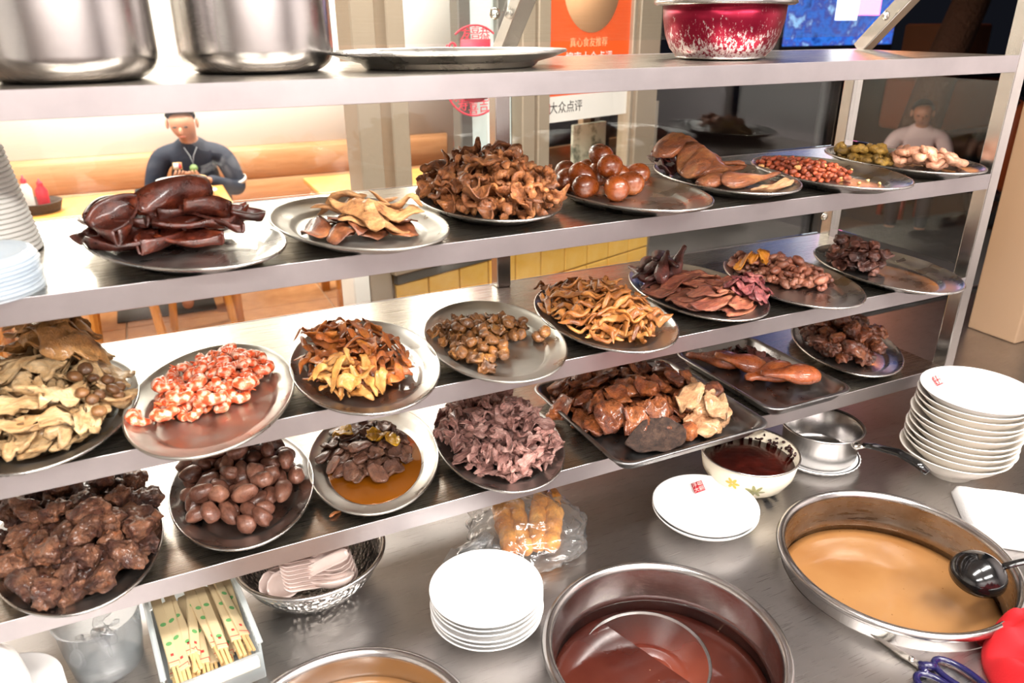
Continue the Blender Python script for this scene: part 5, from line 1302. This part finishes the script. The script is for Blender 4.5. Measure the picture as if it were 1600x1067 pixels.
nb = mesh_of('noodle_bowl', *lathe([(0, 0.003), (0.05, 0.003), (0.05, 0), (0.056, 0), (0.056, 0.012), (0.085, 0.035), (0.108, 0.075), (0.111, 0.078), (0.106, 0.077), (0.082, 0.04), (0.05, 0.018), (0, 0.015)], 40), MAT['white'])
try_ = tag(obj('serving_tray', loft([rrect(0.20, 0.14, 0.03, z) if False else rrect(0.20-d_, 0.14-d_, 0.03, z) for d_, z in ((0.02, 0.004), (0.012, 0.006), (0.0, 0.022), (-0.006, 0.022), (0.0, 0.0), (0.02, 0.0))]), MAT['blackmatte'], None, (0.19, 3.86, 0.7505)), 'black plastic serving tray in front of the man', 'tray')
tag(put('noodle_bowl', nb, None, (0.215, 3.87, 0.7552)), 'big white noodle bowl in front of the man', 'bowl')
nb2 = thing('side_dish', 'small white bowl of yellow food near the table edge', 'bowl', (0.335, 3.72, 0.7505))
obj('dish', lathe([(0, 0.003), (0.045, 0.0), (0.06, 0.012), (0.082, 0.036), (0.084, 0.038), (0.078, 0.036), (0.055, 0.015), (0, 0.008)], 40), MAT['white'], nb2)
tag(obj('yellow_food', xf(blob(0.052, 0.052, 0.035, 0.3, 4, 8), T(0, 0, 0.045)), plain('yellow_noodle', '#e8c868', 0.5), None, (0.335, 3.72, 0.751)), 'yellow food heaped in the small white bowl', 'food')

# ---------------------------------------------------------------- people
def skin_obj(name, verts, edges, radii, mat, parent, root=0, sub=2):
    me = bpy.data.meshes.new(name); me.from_pydata(verts, edges, []); me.update()
    o = bpy.data.objects.new(name, me); COL.objects.link(o)
    md = o.modifiers.new('skin', 'SKIN'); md.use_smooth_shade = True
    if not me.skin_vertices: 
        bpy.context.view_layer.objects.active = o
    for i, r in enumerate(radii):
        sv = me.skin_vertices[0].data[i]; sv.radius = r if isinstance(r, tuple) else (r, r); sv.use_root = i == root
    sd = o.modifiers.new('sub', 'SUBSURF'); sd.levels = sub; sd.render_levels = sub
    bpy.context.view_layer.update()
    ev = bpy.data.meshes.new_from_object(o.evaluated_get(bpy.context.evaluated_depsgraph_get()))
    bpy.data.objects.remove(o); ev.name = name; ev.materials.clear(); ev.materials.append(mat)
    return put(name, ev, parent)
def chain(pts, rads, V, E, Rr, start=None):
    prev = start
    for p_, r_ in zip(pts, rads):
        V.append(tuple(p_)); Rr.append(r_); k = len(V)-1
        if prev is not None: E.append((prev, k))
        prev = k
    return prev
def person(label, loc, rz, shirt, trousers, skin, hair, hands, phone=False):
    """seated figure looking down, facing -Y; hands is a pair of wrist points"""
    t = thing('person', label, 'person', loc, rz)
    V, E, Rr = [], [], []
    chest = chain([(0, 0.05, 0.50), (0, 0.05, 0.62), (0, 0.03, 0.78), (0, 0.0, 0.90)], [(0.14, 0.11), (0.13, 0.10), (0.14, 0.10), (0.11, 0.085)], V, E, Rr)
    neck = chain([(0, -0.035, 0.985), (0, -0.06, 1.03)], [0.052, 0.055], V, E, Rr, chest)
    head = chain([(-0.010, -0.100, 1.062), (-0.018, -0.132, 1.105), (-0.022, -0.135, 1.165)], [(0.074, 0.082), (0.083, 0.097), (0.070, 0.080)], V, E, Rr, neck)
    ends = {}
    for s in (-1, 1):
        w = Vector(hands[0 if s < 0 else 1]); el = Vector((s*0.26, -0.06, 0.66))
        sh = chain([(s*0.10, 0.0, 0.915), (s*0.18, 0.0, 0.895)], [0.056, 0.055], V, E, Rr, chest)
        e = chain([(s*0.225, -0.03, 0.78), el, (el+w)/2, w], [0.05, 0.042, 0.036, 0.026], V, E, Rr, sh)
        d = (w-el).normalized(); side = Vector((-s, 0, 0)); side = (side-d*side.dot(d)).normalized(); up = d.cross(side)*s
        pm_ = chain([w+d*0.035, w+d*0.065], [(0.030, 0.014), (0.034, 0.014)], V, E, Rr, e)
        for f in range(4):
            off = side*(0.030-0.019*f); ln = (0.052, 0.06, 0.056, 0.044)[f]
            chain([w+d*0.085+off, w+d*(0.085+ln*0.5)+off*1.05-up*0.008, w+d*(0.085+ln*0.8)+off-up*0.028], [0.0085, 0.008, 0.0068], V, E, Rr, pm_)
        chain([w+d*0.04+side*0.035, w+d*0.075+side*0.048-up*0.012, w+d*0.10+side*0.045-up*0.018], [0.010, 0.0095, 0.008], V, E, Rr, e)
        hip = chain([(s*0.09, -0.02, 0.50), (s*0.12, -0.40, 0.50), (s*0.12, -0.43, 0.10), (s*0.12, -0.52, 0.045)], [0.085, 0.058, 0.042, 0.035], V, E, Rr, 0)
        ends[s] = (w, d, el)
    body = skin_obj('body', V, E, Rr, skin, t)
    # face
    obj('nose', xf(blob(0.012, 0.020, 0.022, 0, 1, 1), T(-0.020, -0.228, 1.062)), skin, body)
    for s in (-1, 1):
        obj('eye', xf(blob(0.012, 0.006, 0.005, 0, 1, 1), T(-0.020+s*0.032, -0.222, 1.085)), MAT['blackmatte'], body)
        obj('ear', xf(blob(0.010, 0.020, 0.030, 0.05, 2, 2), T(-0.016+s*0.086, -0.110, 1.095)), skin, body)
    obj('mouth', xf(blob(0.022, 0.006, 0.005, 0, 1, 1), T(-0.018, -0.200, 1.026)), plain('lip', '#a5604f', 0.5), body)
    hv, hf_ = ico(4); hv = hv*np.array((0.0885, 0.104, 0.098))*(1+0.03*wob(hv, 14, 3))[:, None]
    keep = [f for f in hf_ if np.mean([hv[i][2]*1.0 + hv[i][1]*0.5 for i in f]) > 0.020]
    obj('hair', (hv+np.array((-0.02, -0.128, 1.125)), keep), hair, t)
    # clothes follow the body
    V, E, Rr = [], [], []
    chest = chain([(0, 0.05, 0.46), (0, 0.05, 0.62), (0, 0.03, 0.78), (0, 0.0, 0.90), (0, -0.022, 0.955), (0, -0.040, 1.0)], [(0.17, 0.135), (0.16, 0.125), (0.165, 0.12), (0.14, 0.105), (0.078, 0.075), (0.066, 0.066)], V, E, Rr)
    for s in (-1, 1):
        w, d, el = ends[s]
        sh = chain([(s*0.11, 0.0, 0.905), (s*0.185, 0.0, 0.885)], [0.086, 0.078], V, E, Rr, 3)
        chain([(s*0.23, -0.03, 0.78), el, (el+w)/2, w-d*0.005], [0.070, 0.062, 0.050, 0.040], V, E, Rr, sh)
    jk = skin_obj('jacket', V, E, Rr, shirt, t)
    V, E, Rr = [], [], []
    chain([(0, 0.05, 0.50)], [(0.15, 0.12)], V, E, Rr)
    for s in (-1, 1): chain([(s*0.09, -0.02, 0.50), (s*0.12, -0.40, 0.50), (s*0.12, -0.43, 0.14)], [0.098, 0.072, 0.056], V, E, Rr, 0)
    skin_obj('trousers', V, E, Rr, trousers, t)
    return t, jk, ends
skin_m = plain('skin', '#c08a6e', 0.5, sss=0.1); hair_m = plain('short_hair', '#1d1a19', 0.7)
navy = plain('navy_jacket', '#1c2436', 0.75, bump=(120, 0.4, 0.004)); dkt = plain('dark_trousers', '#20222a', 0.8)
PX, PY = 0.345, 4.36
man, jk, ends = person('man in a navy jacket looking down at his phone at the table', (PX, PY, 0.006), math.radians(-8), navy, dkt, skin_m, hair_m, ((-0.11, -0.27, 0.775), (0.085, -0.28, 0.775)))
for nm, b, m in (('badge', box(-0.052, 0.0, -0.002, 0.002, -0.022, 0.022, 0.001, 1), plain('badge_gold', '#c9a46a', 0.5)), ('badge_white', box(-0.048, -0.02, -0.004, 0.0, -0.016, 0.016), cl), ('badge_red', box(-0.02, -0.004, -0.004, 0.0, -0.016, 0.016), cap)):
    obj(nm, b, m, jk, (-0.055, -0.142, 0.845), (-0.25, 0, 0))
obj('pendant', lathe([(0, -0.003), (0.024, -0.003), (0.024, 0.003), (0, 0.003)], 20), plain('pendant_green', '#7f9a5e', 0.5), jk, (0.012, -0.155, 0.828), (PI/2-0.25, 0, 0))
obj('pendant_cord', tube([(-0.03, -0.105, 0.95), (0.0, -0.135, 0.90), (0.012, -0.150, 0.85), (0.02, -0.135, 0.90), (0.045, -0.105, 0.95)], 0.003, 6), plain('cord_grey', '#8d8f96', 0.6), jk)
w, d, el = ends[1]
obj('arm_band', xf(lathe([(0.064, -0.012), (0.068, -0.012), (0.068, 0.012), (0.064, 0.012)], 24), T(0.246, -0.047, 0.72) @ R(0.25, 'X') @ R(-0.25, 'Y')), cl, jk)
ph = thing('phone', 'smartphone held above the noodle bowl by the man', 'phone', (PX-0.025, PY-0.40, 0.785))
obj('case', box(-0.036, 0.036, -0.004, 0.004, -0.07, 0.07, 0.003, 2), plain('phone_gold', '#c7a574', 0.3, 0.5), ph, (0, 0, 0), (-0.9, 0.2, -0.6))
obj('screen', box(-0.032, 0.032, 0.004, 0.0046, -0.065, 0.065), MAT['black'], ph, (0, 0, 0), (-0.9, 0.2, -0.6))

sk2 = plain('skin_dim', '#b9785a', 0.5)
wom, jk2, e2 = person('person in a pale pink top sitting outside on a low stool', (6.35, 3.75, -0.18), math.radians(-50), plain('pale_pink_cloth', '#e6c8c6', 0.8), dkt, sk2, hair_m, ((-0.12, -0.27, 0.72), (0.12, -0.27, 0.72)))
ls = thing('low_stool', 'low plastic stool under the person sitting outside', 'stool', (6.33, 3.80, -0.02))
obj('seat', box(-0.14, 0.14, -0.14, 0.14, 0.20, 0.24, 0.01, 2), plain('stool_red', '#8a2f22', 0.5), ls)
for x in (-0.11, 0.11):
    for y in (-0.11, 0.11): obj('leg', box(x-0.02, x+0.02, y-0.02, y+0.02, 0, 0.20), plain('stool_red_leg', '#8a2f22', 0.5), ls)
# luminaires that carry the ceiling light
lampm = emit('lamp_diffuser', '#fff4e4', 6.0)
for k, (x, y, sx, sy, z, lb) in enumerate(((0.30, -0.75, 1.3, 0.22, 2.74, 'kitchen ceiling tube light above the soup pots'), (1.75, -0.85, 1.3, 0.22, 2.74, 'kitchen ceiling tube light above the bowl stack'), (-0.60, -2.0, 1.3, 0.22, 2.74, 'kitchen ceiling tube light added at the rear near the wall'), (1.20, -2.0, 1.3, 0.22, 2.74, 'kitchen ceiling tube light added at the rear near the street'),  # the two rear housings go with the added fill tubes
        (-0.9, 2.6, 1.2, 0.6, 2.80, 'dining ceiling light panel over the stools'), (1.0, 0.95, 1.2, 0.3, 2.80, 'ceiling light panel added over the yellow tiles'), (-0.4, 4.0, 1.2, 0.6, 2.80, 'dining ceiling light panel over the condiment basket'), (1.5, 4.0, 1.2, 0.6, 2.80, 'dining ceiling light panel over the table gap'))):  # the housing over the tiles goes with the added facade light
    t = thing('ceiling_light', lb, 'ceiling light', (x, y, z))
    obj('housing', box(-sx/2-0.02, sx/2+0.02, -sy/2-0.02, sy/2+0.02, 0.0, 2.9-z), MAT['white'], t)
    obj('diffuser', box(-sx/2, sx/2, -sy/2, sy/2, -0.008, -0.001), lampm, t)
